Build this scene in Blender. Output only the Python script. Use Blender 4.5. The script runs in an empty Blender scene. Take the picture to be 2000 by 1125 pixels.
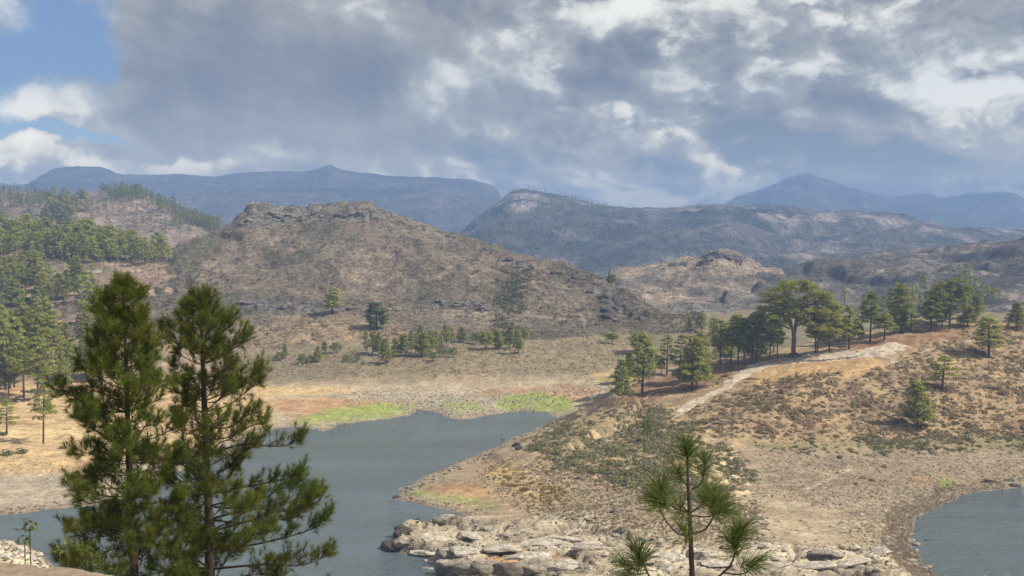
import bpy, math, random
import numpy as np
from mathutils import Vector

random.seed(7)
RNG = np.random.default_rng(7)
SC = bpy.context.scene
COL = SC.collection
PI = math.pi

# ------------------------------------------------------------------ camera
F = 2144.0                      # focal length in pixels of the 2000 px wide photo
HOR = 430.0                     # row of the horizon
TH = math.atan((562.5 - HOR) / F)
CAMZ = 60.0
cam_d = bpy.data.cameras.new('camera')
cam = bpy.data.objects.new('camera', cam_d)
COL.objects.link(cam)
cam.location = (0, 0, CAMZ)
cam.rotation_euler = (PI / 2 - TH, 0, 0)
cam_d.sensor_width = 36
cam_d.lens = 36 * F / 2000
cam_d.clip_start = 0.1
cam_d.clip_end = 30000
SC.camera = cam

# ------------------------------------------------------------------ light
SUN_EL, SUN_AZ = math.radians(47), math.radians(100)      # azimuth from +Y towards +X
sd_ = bpy.data.lights.new('sun', 'SUN')
sd_.energy = 5.0
sd_.angle = math.radians(0.6)
sd_.color = (1.0, 0.92, 0.78)
sun = bpy.data.objects.new('sun', sd_)
COL.objects.link(sun)
sdir = Vector((math.sin(SUN_AZ) * math.cos(SUN_EL), math.cos(SUN_AZ) * math.cos(SUN_EL), math.sin(SUN_EL)))
sun.rotation_euler = sdir.to_track_quat('Z', 'Y').to_euler()

SC.view_settings.view_transform = 'Standard'
SC.view_settings.look = 'None'
SC.view_settings.gamma = 1
SC.view_settings.use_curve_mapping = False
SC.view_settings.exposure = 0.42
SC.cycles.max_bounces = 6
SC.cycles.transparent_max_bounces = 4
SC.cycles.volume_bounces = 1

# ------------------------------------------------------------------ sky (world)
def build_world():
    w = bpy.data.worlds.new('World')
    SC.world = w
    w.use_nodes = True
    nt = w.node_tree
    nt.nodes.clear()
    N, L = nt.nodes, nt.links
    def math_(op, a, b=None, c=None, clamp=False):
        n = N.new('ShaderNodeMath'); n.operation = op; n.use_clamp = clamp
        for i, v in enumerate((a, b, c)):
            if v is None: continue
            if isinstance(v, (int, float)): n.inputs[i].default_value = v
            else: L.new(v, n.inputs[i])
        return n.outputs[0]
    def vec(op, a, b=None):
        n = N.new('ShaderNodeVectorMath'); n.operation = op
        for i, v in enumerate((a, b)):
            if v is None: continue
            if isinstance(v, tuple): n.inputs[i].default_value = v
            else: L.new(v, n.inputs[i])
        return n
    def noise(v, scale, detail, rough=0.55, dist=0.0, off=None):
        if off: v = vec('ADD', v, off).outputs[0]
        n = N.new('ShaderNodeTexNoise'); n.noise_dimensions = '3D'
        n.inputs['Scale'].default_value = scale
        n.inputs['Detail'].default_value = detail
        n.inputs['Roughness'].default_value = rough
        n.inputs['Distortion'].default_value = dist
        L.new(v, n.inputs['Vector'])
        return n
    def ramp(v, lo, hi):
        n = N.new('ShaderNodeMapRange'); n.interpolation_type = 'SMOOTHSTEP'
        L.new(v, n.inputs[0]); n.inputs[1].default_value = lo; n.inputs[2].default_value = hi
        return n.outputs[0]
    def mix(f, a, b):
        n = N.new('ShaderNodeMix'); n.data_type = 'RGBA'
        if isinstance(f, float): n.inputs[0].default_value = f
        else: L.new(f, n.inputs[0])
        for i, v in ((6, a), (7, b)):
            if isinstance(v, tuple): n.inputs[i].default_value = (*v, 1)
            else: L.new(v, n.inputs[i])
        return n.outputs[2]
    tc = N.new('ShaderNodeTexCoord').outputs['Generated']
    sep = N.new('ShaderNodeSeparateXYZ'); L.new(tc, sep.inputs[0])
    az = math_('ARCTAN2', sep.outputs[0], sep.outputs[1])
    el = math_('ARCSINE', sep.outputs[2])
    cb = N.new('ShaderNodeCombineXYZ')
    L.new(az, cb.inputs[0]); L.new(el, cb.inputs[1])
    P = cb.outputs[0]
    # domain warp so that the soft masses get ragged edges
    def warp(v, scale, detail, amp):
        n = noise(v, scale, detail, 0.6)
        d = vec('SUBTRACT', n.outputs['Color'], (0.5, 0.5, 0.5)).outputs[0]
        s = vec('SCALE', d); s.inputs['Scale'].default_value = amp
        return vec('ADD', v, s.outputs[0]).outputs[0]
    Q = warp(P, 9.0, 7, 0.075)
    Q = warp(Q, 40.0, 5, 0.022)
    S = vec('MULTIPLY', P, (1.0, 1.7, 1.0)).outputs[0]
    Sw = warp(S, 6.0, 2, 0.06)
    def blob(px, py, rx, ry, rot=0.0, lo=1.35, hi=0.25):
        cx, cy = (px - 1000) / F, (HOR - py) / F
        m = N.new('ShaderNodeMapping'); m.vector_type = 'TEXTURE'
        m.inputs['Location'].default_value = (cx, cy, 0)
        m.inputs['Rotation'].default_value = (0, 0, math.radians(rot))
        m.inputs['Scale'].default_value = (rx / F, ry / F, 1)
        L.new(Q, m.inputs[0])
        ln = vec('LENGTH', m.outputs[0]).outputs['Value']
        return ramp(ln, lo, hi)
    # base fbm and relief: density here minus density a little towards the sun (up and right)
    n0 = noise(Sw, 3.6, 8, 0.50).outputs[0]
    n1 = noise(Sw, 3.6, 8, 0.50, off=(0.012, 0.018, 0.0)).outputs[0]
    rel = math_('MULTIPLY', math_('SUBTRACT', n0, n1), 4.5)
    h0 = noise(Sw, 14.0, 9, 0.58).outputs[0]
    h1 = noise(Sw, 14.0, 9, 0.58, off=(0.006, 0.008, 0.0)).outputs[0]
    calm = blob(560, 170, 560, 230)
    tame = math_('MULTIPLY_ADD', calm, -0.75, 1.0)
    rel = math_('MULTIPLY', rel, tame)
    rel2 = math_('MULTIPLY', math_('MULTIPLY', math_('SUBTRACT', h0, h1), 1.5), tame)
    # streaks of the cloud deck running up to the right
    mp = N.new('ShaderNodeMapping'); mp.inputs['Rotation'].default_value = (0, 0, math.radians(-38))
    mp.inputs['Scale'].default_value = (1.0, 1.8, 1.0)
    L.new(Q, mp.inputs[0])
    st = noise(mp.outputs[0], 7.0, 6, 0.55, off=(3.1, 1.7, 0)).outputs[0]
    st = math_('MULTIPLY', math_('SUBTRACT', st, 0.5), 0.6)
    stm = ramp(el, 0.02, 0.16)
    stl = ramp(az, -0.12, 0.12)
    st = math_('MULTIPLY', math_('MULTIPLY', st, stm), stl)
    b = math_('ADD', math_('MULTIPLY', math_('SUBTRACT', n0, 0.5), 1.0), 0.43)
    # billows with a crisp lit rim and a greyer heart
    pf = noise(Sw, 8.5, 10, 0.52, off=(7.3, 2.9, 0)).outputs[0]
    rim = math_('MULTIPLY', ramp(pf, 0.49, 0.56), math_('SUBTRACT', 1.0, math_('MULTIPLY', ramp(pf, 0.55, 0.72), 0.9)))
    rim = math_('MULTIPLY', math_('MULTIPLY', math_('SUBTRACT', rim, 0.25), 0.30), math_('MULTIPLY', tame, math_('MULTIPLY_ADD', stl, 0.7, 0.3)))
    for v in (rel, rel2, st, rim): b = math_('ADD', b, v)
    BL = [(560, 190, 400, 150, -0.30, 0), (400, 110, 130, 140, -0.13, 0), (700, 60, 200, 60, 0.12, 0), (1230, 120, 150, 70, -0.26, 20),
          (960, 290, 520, 30, -0.16, -2), (1560, 300, 300, 60, -0.17, 0), (1600, 110, 120, 90, -0.10, 0),
          (1420, 60, 60, 90, -0.08, -30), (1950, 90, 80, 30, -0.20, 30), (1850, 320, 200, 30, -0.12, 0),
          (165, 208, 135, 44, 0.42, 8), (60, 322, 190, 38, 0.50, 6), (330, 322, 170, 30, 0.34, 0), (570, 300, 120, 16, 0.10, 0),
          (850, 170, 85, 60, 0.30, 25), (940, 205, 190, 80, 0.26, 10), (960, 110, 120, 60, 0.18, 30),
          (1300, 170, 80, 70, 0.22, 35), (1430, 180, 110, 45, 0.26, 0), (1860, 150, 120, 110, 0.42, 30),
          (1930, 20, 90, 26, 0.42, 0), (1120, 372, 330, 34, 0.22, 0), (1310, 390, 190, 28, 0.48, 0), (1180, 340, 160, 40, 0.15, 0),
          (440, 25, 45, 60, 0.26, 0), (1230, 30, 200, 40, 0.12, 0), (1980, 230, 60, 80, 0.15, 0), (1800, 395, 200, 14, 0.14, 0), (110, 60, 90, 40, 0.10, 0)]
    for px, py, rx, ry, amt, rot in BL:
        b = math_('MULTIPLY_ADD', blob(px, py, rx, ry, rot, *((1.2, 0.55) if amt > 0.3 and px < 400 else ())), amt, b)
    # cauliflower heads on the bright masses
    def heads(sc, off):
        v = N.new('ShaderNodeTexVoronoi'); v.feature = 'F1'; v.inputs['Scale'].default_value = sc
        v.inputs['Detail'].default_value = 1; v.inputs['Roughness'].default_value = 0.5
        L.new(vec('ADD', Q2, off).outputs[0], v.inputs['Vector']); return v.outputs['Distance']
    Q2 = warp(P, 14.0, 6, 0.045)
    ha, hb = heads(17.0, (0, 0, 0)), heads(17.0, (0.007, 0.010, 0))
    hd = math_('MULTIPLY', math_('SUBTRACT', hb, ha), 0.6)
    hd = math_('MULTIPLY', hd, ramp(b, 0.36, 0.62))
    b = math_('ADD', b, hd)
    cr = N.new('ShaderNodeValToRGB'); L.new(b, cr.inputs[0])
    e = cr.color_ramp.elements
    e[0].position = 0.0; e[0].color = (0.155, 0.18, 0.225, 1)
    e[1].position = 1.0; e[1].color = (1.0, 0.97, 0.88, 1)
    for p, c in ((0.22, (0.245, 0.25, 0.265)), (0.42, (0.345, 0.345, 0.335)), (0.60, (0.50, 0.505, 0.475)), (0.78, (0.80, 0.78, 0.70))):
        x = e.new(p); x.color = (*c, 1)
    # openings through which the blue sky shows
    gap = blob(150, 105, 165, 115, 0)
    for g in ((40, 255, 120, 42, 0), (215, 150, 75, 60, 0), (40, 175, 90, 60, 0), (160, 268, 150, 16, 0)):
        gap = math_('MAXIMUM', gap, blob(*g))
    gn = noise(Q, 16.0, 6, 0.6, off=(5, 2, 1)).outputs[0]
    gap = math_('ADD', math_('MULTIPLY', gap, 1.5), math_('MULTIPLY', math_('SUBTRACT', gn, 0.5), 1.1))
    gap = ramp(gap, 0.42, 1.05)
    cl = math_('MAXIMUM', blob(165, 208, 130, 42, 8), blob(20, 45, 90, 60, 0))
    gap = math_('MULTIPLY', gap, math_('SUBTRACT', 1.0, cl, clamp=True))
    sky = N.new('ShaderNodeTexSky'); sky.sky_type = 'NISHITA'
    sky.sun_disc = False
    sky.sun_elevation = SUN_EL
    sky.sun_rotation = SUN_AZ
    sky.air_density = 1.0; sky.dust_density = 0.6; sky.altitude = 600
    sk = vec('MULTIPLY', sky.outputs[0], (0.058, 0.068, 0.082)).outputs[0]
    # thin high veil over the blue
    veil = mix(0.35, sk, (0.20, 0.33, 0.62))
    c = mix(gap, cr.outputs[0], veil)
    # cloud low over the horizon is seen edge on and far off: brighter and warmer
    hz = ramp(el, 0.12, 0.0)
    c = vec('MULTIPLY', c, mix(hz, (0.95, 0.95, 0.95), (2.6, 2.3, 1.65))).outputs[0]
    # behind and below the horizon the deck simply goes on as plain cloud
    bg = N.new('ShaderNodeBackground'); bg.inputs[1].default_value = 0.88
    L.new(c, bg.inputs[0])
    out = N.new('ShaderNodeOutputWorld'); L.new(bg.outputs[0], out.inputs[0])
build_world()

# ------------------------------------------------------------------ projection helpers
CT, ST = math.cos(TH), math.sin(TH)
def PX(px, py, Y):
    u, v = (px - 1000) / F, (562.5 - py) / F
    s = Y / (v * ST + CT)
    return (u * s, Y, CAMZ + (v * CT - ST) * s)
def ZAT(py, Y):
    v = (562.5 - py) / F
    return CAMZ + (v * CT - ST) * Y / (v * ST + CT)
def GZ(px, py, z=0.0):
    u, v = (px - 1000) / F, (562.5 - py) / F
    s = (z - CAMZ) / (v * CT - ST)
    return (u * s, (v * ST + CT) * s)
def PROJ(X, Y, Z):
    dz = Z - CAMZ
    d = Y * CT - dz * ST
    d = np.maximum(d, 0.01)
    up = Y * ST + dz * CT
    return 1000 + F * X / d, 562.5 - F * up / d

# ------------------------------------------------------------------ numpy noise
_perm = np.random.default_rng(3).permutation(4096).astype(np.int64)
_ga = np.random.default_rng(4).uniform(0, 2 * PI, 4096)
_gx, _gy = np.cos(_ga), np.sin(_ga)
def perlin(x, y):
    x0 = np.floor(x).astype(np.int64); y0 = np.floor(y).astype(np.int64)
    fx, fy = x - x0, y - y0
    u = fx * fx * fx * (fx * (fx * 6 - 15) + 10); v = fy * fy * fy * (fy * (fy * 6 - 15) + 10)
    def g(ix, iy, dx, dy):
        h = _perm[(_perm[ix & 4095] + iy) & 4095]
        return _gx[h] * dx + _gy[h] * dy
    a = g(x0, y0, fx, fy); b = g(x0 + 1, y0, fx - 1, fy)
    c = g(x0, y0 + 1, fx, fy - 1); d = g(x0 + 1, y0 + 1, fx - 1, fy - 1)
    return ((a + u * (b - a)) * (1 - v) + (c + u * (d - c)) * v) * 1.5
def fbm(x, y, scale, octv=5, gain=0.5, seed=0):
    s = np.zeros_like(x); a, f = 1.0, 1.0 / scale; t = 0
    for i in range(octv):
        s += a * perlin(x * f + 17.3 * i + seed * 31.7, y * f + 9.1 * i + seed * 11.3); t += a
        a *= gain; f *= 2.03
    return s / t
def ridged(x, y, scale, octv=5, gain=0.5, seed=0):
    s = np.zeros_like(x); a, f = 1.0, 1.0 / scale; t = 0
    for i in range(octv):
        s += a * (1 - 2 * np.abs(perlin(x * f + 7.7 * i + seed * 13.1, y * f + 3.3 * i + seed * 5.9))); t += a
        a *= gain; f *= 2.1
    return s / t
def cells(x, y, seed=0):
    """cellular plates: returns F1, F2 and a random number per cell"""
    x0 = np.floor(x).astype(np.int64); y0 = np.floor(y).astype(np.int64)
    f1 = np.full(x.shape, 9.0); f2 = np.full(x.shape, 9.0); rid = np.zeros(x.shape)
    for dx in (-1, 0, 1):
        for dy in (-1, 0, 1):
            ix, iy = x0 + dx, y0 + dy
            h = _perm[(_perm[(ix + seed * 71) & 4095] + iy) & 4095]
            jx = ix + (h % 64) / 64.0; jy = iy + (h // 64) / 64.0
            d = np.hypot(x - jx, y - jy)
            m = d < f1
            f2 = np.where(m, f1, np.minimum(f2, d))
            rid = np.where(m, h / 4096.0, rid)
            f1 = np.where(m, d, f1)
    return f1, f2, rid
def sstep(a, b, x):
    t = np.clip((x - a) / (b - a), 0, 1)
    return t * t * (3 - 2 * t)

# ------------------------------------------------------------------ mesh helpers
def tri(Fa):
    Fa = np.asarray(Fa)
    if Fa.shape[1] == 3: return Fa
    return np.concatenate([Fa[:, [0, 1, 2]], Fa[:, [0, 2, 3]]])
def mk_mesh(name, V, Fa, mat, col=None, smooth=False):
    V = np.asarray(V, dtype=np.float32); Fa = np.asarray(Fa, dtype=np.int32)
    k = Fa.shape[1]
    me = bpy.data.meshes.new(name)
    me.vertices.add(len(V)); me.vertices.foreach_set('co', V.ravel())
    me.loops.add(Fa.size); me.loops.foreach_set('vertex_index', Fa.ravel())
    me.polygons.add(len(Fa)); me.polygons.foreach_set('loop_start', np.arange(0, Fa.size, k, dtype=np.int32))
    if smooth: me.polygons.foreach_set('use_smooth', np.ones(len(Fa), dtype=bool))
    if col is not None:
        ca = me.color_attributes.new('Col', 'FLOAT_COLOR', 'POINT')
        c4 = np.ones((len(V), 4), dtype=np.float32); c4[:, :3] = col
        ca.data.foreach_set('color', c4.ravel())
    me.update(calc_edges=True)
    me.materials.append(mat)
    return me
def link(name, me, parent=None, loc=None, label=None, cat=None, group=None, kind=None):
    o = bpy.data.objects.new(name, me)
    COL.objects.link(o)
    if parent: o.parent = parent
    if loc is not None: o.location = loc
    tag(o, label, cat, group, kind)
    return o
def tag(o, label=None, cat=None, group=None, kind=None):
    for k, v in (('label', label), ('category', cat), ('group', group), ('kind', kind)):
        if v: o[k] = v
class Geo:
    def __init__(s): s.V, s.F, s.C, s.n = [], [], [], 0
    def add(s, V, Fa, c=(0.5, 0.5, 0.5)):
        V = np.asarray(V, dtype=float); Fa = tri(np.asarray(Fa))
        s.V.append(V); s.F.append(Fa + s.n); s.n += len(V)
        c = np.asarray(c, dtype=float)
        s.C.append(np.broadcast_to(c, (len(V), 3)))
    def mesh(s, name, mat, smooth=False):
        return mk_mesh(name, np.concatenate(s.V), np.concatenate(s.F), mat, np.concatenate(s.C), smooth)
def tube(pts, rad, sides=7, closed=True):
    pts = np.asarray(pts, float); n = len(pts)
    T = np.gradient(pts, axis=0); T /= np.linalg.norm(T, axis=1)[:, None] + 1e-9
    ref = np.array([0.3, 0.9, 0.1]) if abs(T[0][2]) > 0.7 else np.array([0, 0, 1.0])
    V = []
    for i in range(n):
        a = np.cross(T[i], ref); a /= np.linalg.norm(a) + 1e-9; b = np.cross(T[i], a)
        for k in range(sides):
            t = 2 * PI * k / sides
            V.append(pts[i] + rad[i] * (a * math.cos(t) + b * math.sin(t)))
    Fa = []
    for i in range(n - 1):
        for k in range(sides):
            k2 = (k + 1) % sides
            Fa.append((i * sides + k, i * sides + k2, (i + 1) * sides + k2, (i + 1) * sides + k))
    V = np.array(V)
    Fa = tri(np.array(Fa))
    if closed:
        V = np.concatenate([V, pts[:1], pts[-1:]]); a, b = n * sides, n * sides + 1
        cap = [(a, (k + 1) % sides, k) for k in range(sides)] + [(b, (n - 1) * sides + k, (n - 1) * sides + (k + 1) % sides) for k in range(sides)]
        Fa = np.concatenate([Fa, np.array(cap)])
    return V, Fa
def spline(pts, n):
    pts = np.asarray(pts, float)
    if len(pts) < 3: return pts[0] + (pts[-1] - pts[0]) * np.linspace(0, 1, n)[:, None]
    if np.linalg.norm(pts[1] - pts[0]) > 2.5 * np.linalg.norm(pts[2] - pts[1]):
        # a long first segment stays straight, else the curve overshoots
        d = np.linalg.norm(np.diff(pts, axis=0), axis=1); t = np.concatenate([[0], np.cumsum(d)])
        m = np.linspace(0, t[-1], n); m = np.unique(np.concatenate([m[:1], m[1:]]))
        return np.stack([np.interp(m, t, pts[:, k]) for k in range(3)], 1)
    P = np.vstack([2 * pts[0] - pts[1], pts, 2 * pts[-1] - pts[-2]])
    out = []
    m = len(pts) - 1
    for q in np.linspace(0, m, n):
        i = min(int(q), m - 1); t = q - i
        a, b, c, d = P[i], P[i + 1], P[i + 2], P[i + 3]
        out.append(0.5 * ((2 * b) + (c - a) * t + (2 * a - 5 * b + 4 * c - d) * t * t + (3 * b - a - 3 * c + d) * t ** 3))
    return np.array(out)
def box(x0, x1, y0, y1, z0, z1):
    V = [(x, y, z) for z in (z0, z1) for y in (y0, y1) for x in (x0, x1)]
    Fa = [(0, 2, 3, 1), (4, 5, 7, 6), (0, 1, 5, 4), (2, 6, 7, 3), (0, 4, 6, 2), (1, 3, 7, 5)]
    return np.array(V, float), np.array(Fa)
def icosphere(sub):
    t = (1 + 5 ** .5) / 2
    V = [(-1, t, 0), (1, t, 0), (-1, -t, 0), (1, -t, 0), (0, -1, t), (0, 1, t), (0, -1, -t), (0, 1, -t), (t, 0, -1), (t, 0, 1), (-t, 0, -1), (-t, 0, 1)]
    V = [np.array(v) / np.linalg.norm(v) for v in V]
    Fa = [(0, 11, 5), (0, 5, 1), (0, 1, 7), (0, 7, 10), (0, 10, 11), (1, 5, 9), (5, 11, 4), (11, 10, 2), (10, 7, 6), (7, 1, 8), (3, 9, 4), (3, 4, 2), (3, 2, 6), (3, 6, 8), (3, 8, 9), (4, 9, 5), (2, 4, 11), (6, 2, 10), (8, 6, 7), (9, 8, 1)]
    for _ in range(sub):
        mid = {}; NF = []
        def m(a, b):
            k = (min(a, b), max(a, b))
            if k not in mid:
                v = V[a] + V[b]; V.append(v / np.linalg.norm(v)); mid[k] = len(V) - 1
            return mid[k]
        for a, b, c in Fa:
            x, y, z = m(a, b), m(b, c), m(c, a)
            NF += [(a, x, z), (b, y, x), (c, z, y), (x, y, z)]
        Fa = NF
    return np.array(V), np.array(Fa)

# ------------------------------------------------------------------ materials
def new_mat(name):
    m = bpy.data.materials.new(name); m.use_nodes = True
    nt = m.node_tree; nt.nodes.clear()
    return m, nt.nodes, nt.links
def terrain_mat(name, s=1.0, bump=0.6, contrast=0.6, dist=1.0, strata=(0.35, 0.6, 2.2)):
    m, N, L = new_mat(name)
    out = N.new('ShaderNodeOutputMaterial')
    bs = N.new('ShaderNodeBsdfPrincipled'); bs.inputs['Roughness'].default_value = 0.95
    bs.inputs['Specular IOR Level'].default_value = 0.15
    at = N.new('ShaderNodeAttribute'); at.attribute_name = 'Col'
    tc = N.new('ShaderNodeNewGeometry').outputs['Position']
    def nz(sc, det, ro=0.6, vec=None):
        n = N.new('ShaderNodeTexNoise'); n.inputs['Scale'].default_value = sc
        n.inputs['Detail'].default_value = det; n.inputs['Roughness'].default_value = ro
        L.new(vec or tc, n.inputs['Vector']); return n.outputs[0]
    a = nz(0.9 * s, 5, 0.7); b = nz(0.16 * s, 4, 0.6)
    mp = N.new('ShaderNodeMapping'); mp.inputs['Scale'].default_value = strata; L.new(tc, mp.inputs[0])
    c = nz(0.7 * s, 5, 0.65, mp.outputs[0])
    def m2(op, x, y):
        n = N.new('ShaderNodeMath'); n.operation = op
        for i, v in enumerate((x, y)):
            if isinstance(v, (int, float)): n.inputs[i].default_value = v
            else: L.new(v, n.inputs[i])
        return n.outputs[0]
    t = m2('ADD', m2('MULTIPLY', a, 0.5), m2('ADD', m2('MULTIPLY', b, 0.25), m2('MULTIPLY', c, 0.25)))
    mr = N.new('ShaderNodeMapRange'); L.new(t, mr.inputs[0])
    mr.inputs[1].default_value = 0.34; mr.inputs[2].default_value = 0.66
    mr.inputs[3].default_value = 1 - contrast; mr.inputs[4].default_value = 1 + contrast
    # sparse dark specks: pebbles and dry twigs
    vo = N.new('ShaderNodeTexVoronoi'); vo.inputs['Scale'].default_value = 0.8 * s; L.new(tc, vo.inputs['Vector'])
    sp = N.new('ShaderNodeMapRange'); L.new(vo.outputs['Distance'], sp.inputs[0])
    sp.inputs[1].default_value = 0.10; sp.inputs[2].default_value = 0.32; sp.inputs[3].default_value = 0.62; sp.inputs[4].default_value = 1.0
    f = m2('MULTIPLY', mr.outputs[0], sp.outputs[0])
    mx = N.new('ShaderNodeVectorMath'); mx.operation = 'SCALE'
    L.new(at.outputs['Color'], mx.inputs[0]); L.new(f, mx.inputs['Scale'])
    L.new(mx.outputs[0], bs.inputs['Base Color'])
    bp = N.new('ShaderNodeBump'); bp.inputs['Strength'].default_value = bump; bp.inputs['Distance'].default_value = dist
    L.new(m2('ADD', a, m2('MULTIPLY', c, 0.9)), bp.inputs['Height']); L.new(bp.outputs[0], bs.inputs['Normal'])
    L.new(bs.outputs[0], out.inputs[0])
    return m
def leaf_mat(name, trans=0.25, vary=0.35, nscale=0.5):
    m, N, L = new_mat(name)
    out = N.new('ShaderNodeOutputMaterial')
    at = N.new('ShaderNodeAttribute'); at.attribute_name = 'Col'
    oi = N.new('ShaderNodeObjectInfo')
    mr = N.new('ShaderNodeMapRange'); L.new(oi.outputs['Random'], mr.inputs[0])
    mr.inputs[3].default_value = 1 - vary; mr.inputs[4].default_value = 1 + vary
    mx = N.new('ShaderNodeVectorMath'); mx.operation = 'SCALE'
    L.new(at.outputs['Color'], mx.inputs[0]); L.new(mr.outputs[0], mx.inputs['Scale'])
    d = N.new('ShaderNodeBsdfDiffuse'); t = N.new('ShaderNodeBsdfTranslucent')
    L.new(mx.outputs[0], d.inputs[0]); L.new(mx.outputs[0], t.inputs[0])
    ms = N.new('ShaderNodeMixShader'); ms.inputs[0].default_value = trans
    L.new(d.outputs[0], ms.inputs[1]); L.new(t.outputs[0], ms.inputs[2])
    L.new(ms.outputs[0], out.inputs[0])
    return m
def bark_mat(name, c, sc=8):
    m, N, L = new_mat(name)
    out = N.new('ShaderNodeOutputMaterial')
    bs = N.new('ShaderNodeBsdfPrincipled'); bs.inputs['Roughness'].default_value = 0.9
    tc = N.new('ShaderNodeNewGeometry').outputs['Position']
    mp = N.new('ShaderNodeMapping'); mp.inputs['Scale'].default_value = (1, 1, 0.35); L.new(tc, mp.inputs[0])
    n = N.new('ShaderNodeTexNoise'); n.inputs['Scale'].default_value = sc; n.inputs['Detail'].default_value = 5
    L.new(mp.outputs[0], n.inputs['Vector'])
    cr = N.new('ShaderNodeValToRGB'); L.new(n.outputs[0], cr.inputs[0])
    cr.color_ramp.elements[0].position = 0.3; cr.color_ramp.elements[0].color = (*[x * 0.55 for x in c], 1)
    cr.color_ramp.elements[1].position = 0.7; cr.color_ramp.elements[1].color = (*[x * 1.5 for x in c], 1)
    L.new(cr.outputs[0], bs.inputs['Base Color'])
    bp = N.new('ShaderNodeBump'); bp.inputs['Strength'].default_value = 0.6; bp.inputs['Distance'].default_value = 0.02
    L.new(n.outputs[0], bp.inputs['Height']); L.new(bp.outputs[0], bs.inputs['Normal'])
    L.new(bs.outputs[0], out.inputs[0])
    return m
def rock_mat(name):
    m, N, L = new_mat(name)
    out = N.new('ShaderNodeOutputMaterial')
    bs = N.new('ShaderNodeBsdfPrincipled'); bs.inputs['Roughness'].default_value = 0.92
    bs.inputs['Specular IOR Level'].default_value = 0.2
    at = N.new('ShaderNodeAttribute'); at.attribute_name = 'Col'
    tc = N.new('ShaderNodeNewGeometry').outputs['Position']
    mp = N.new('ShaderNodeMapping'); mp.inputs['Scale'].default_value = (0.5, 0.8, 2.4); L.new(tc, mp.inputs[0])
    n = N.new('ShaderNodeTexNoise'); n.inputs['Scale'].default_value = 0.9; n.inputs['Detail'].default_value = 8; n.inputs['Roughness'].default_value = 0.65
    L.new(mp.outputs[0], n.inputs['Vector'])
    mr = N.new('ShaderNodeMapRange'); L.new(n.outputs[0], mr.inputs[0])
    mr.inputs[1].default_value = 0.32; mr.inputs[2].default_value = 0.62; mr.inputs[3].default_value = 0.62; mr.inputs[4].default_value = 1.15
    vo = N.new('ShaderNodeTexVoronoi'); vo.feature = 'DISTANCE_TO_EDGE'; vo.inputs['Scale'].default_value = 0.45
    wv = N.new('ShaderNodeVectorMath'); wv.operation = 'MULTIPLY_ADD'
    L.new(n.outputs['Color'], wv.inputs[0]); wv.inputs[1].default_value = (3.5, 3.5, 3.5); L.new(tc, wv.inputs[2])
    L.new(wv.outputs[0], vo.inputs['Vector'])
    cr = N.new('ShaderNodeMapRange'); L.new(vo.outputs['Distance'], cr.inputs[0])
    cr.inputs[1].default_value = 0.0; cr.inputs[2].default_value = 0.03; cr.inputs[3].default_value = 0.62; cr.inputs[4].default_value = 1
    f = N.new('ShaderNodeMath'); f.operation = 'MULTIPLY'; L.new(mr.outputs[0], f.inputs[0]); L.new(cr.outputs[0], f.inputs[1])
    mx = N.new('ShaderNodeVectorMath'); mx.operation = 'SCALE'; L.new(at.outputs['Color'], mx.inputs[0]); L.new(f.outputs[0], mx.inputs['Scale'])
    L.new(mx.outputs[0], bs.inputs['Base Color'])
    bp = N.new('ShaderNodeBump'); bp.inputs['Strength'].default_value = 0.9; bp.inputs['Distance'].default_value = 0.5
    L.new(f.outputs[0], bp.inputs['Height']); L.new(bp.outputs[0], bs.inputs['Normal'])
    L.new(bs.outputs[0], out.inputs[0])
    return m
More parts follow.
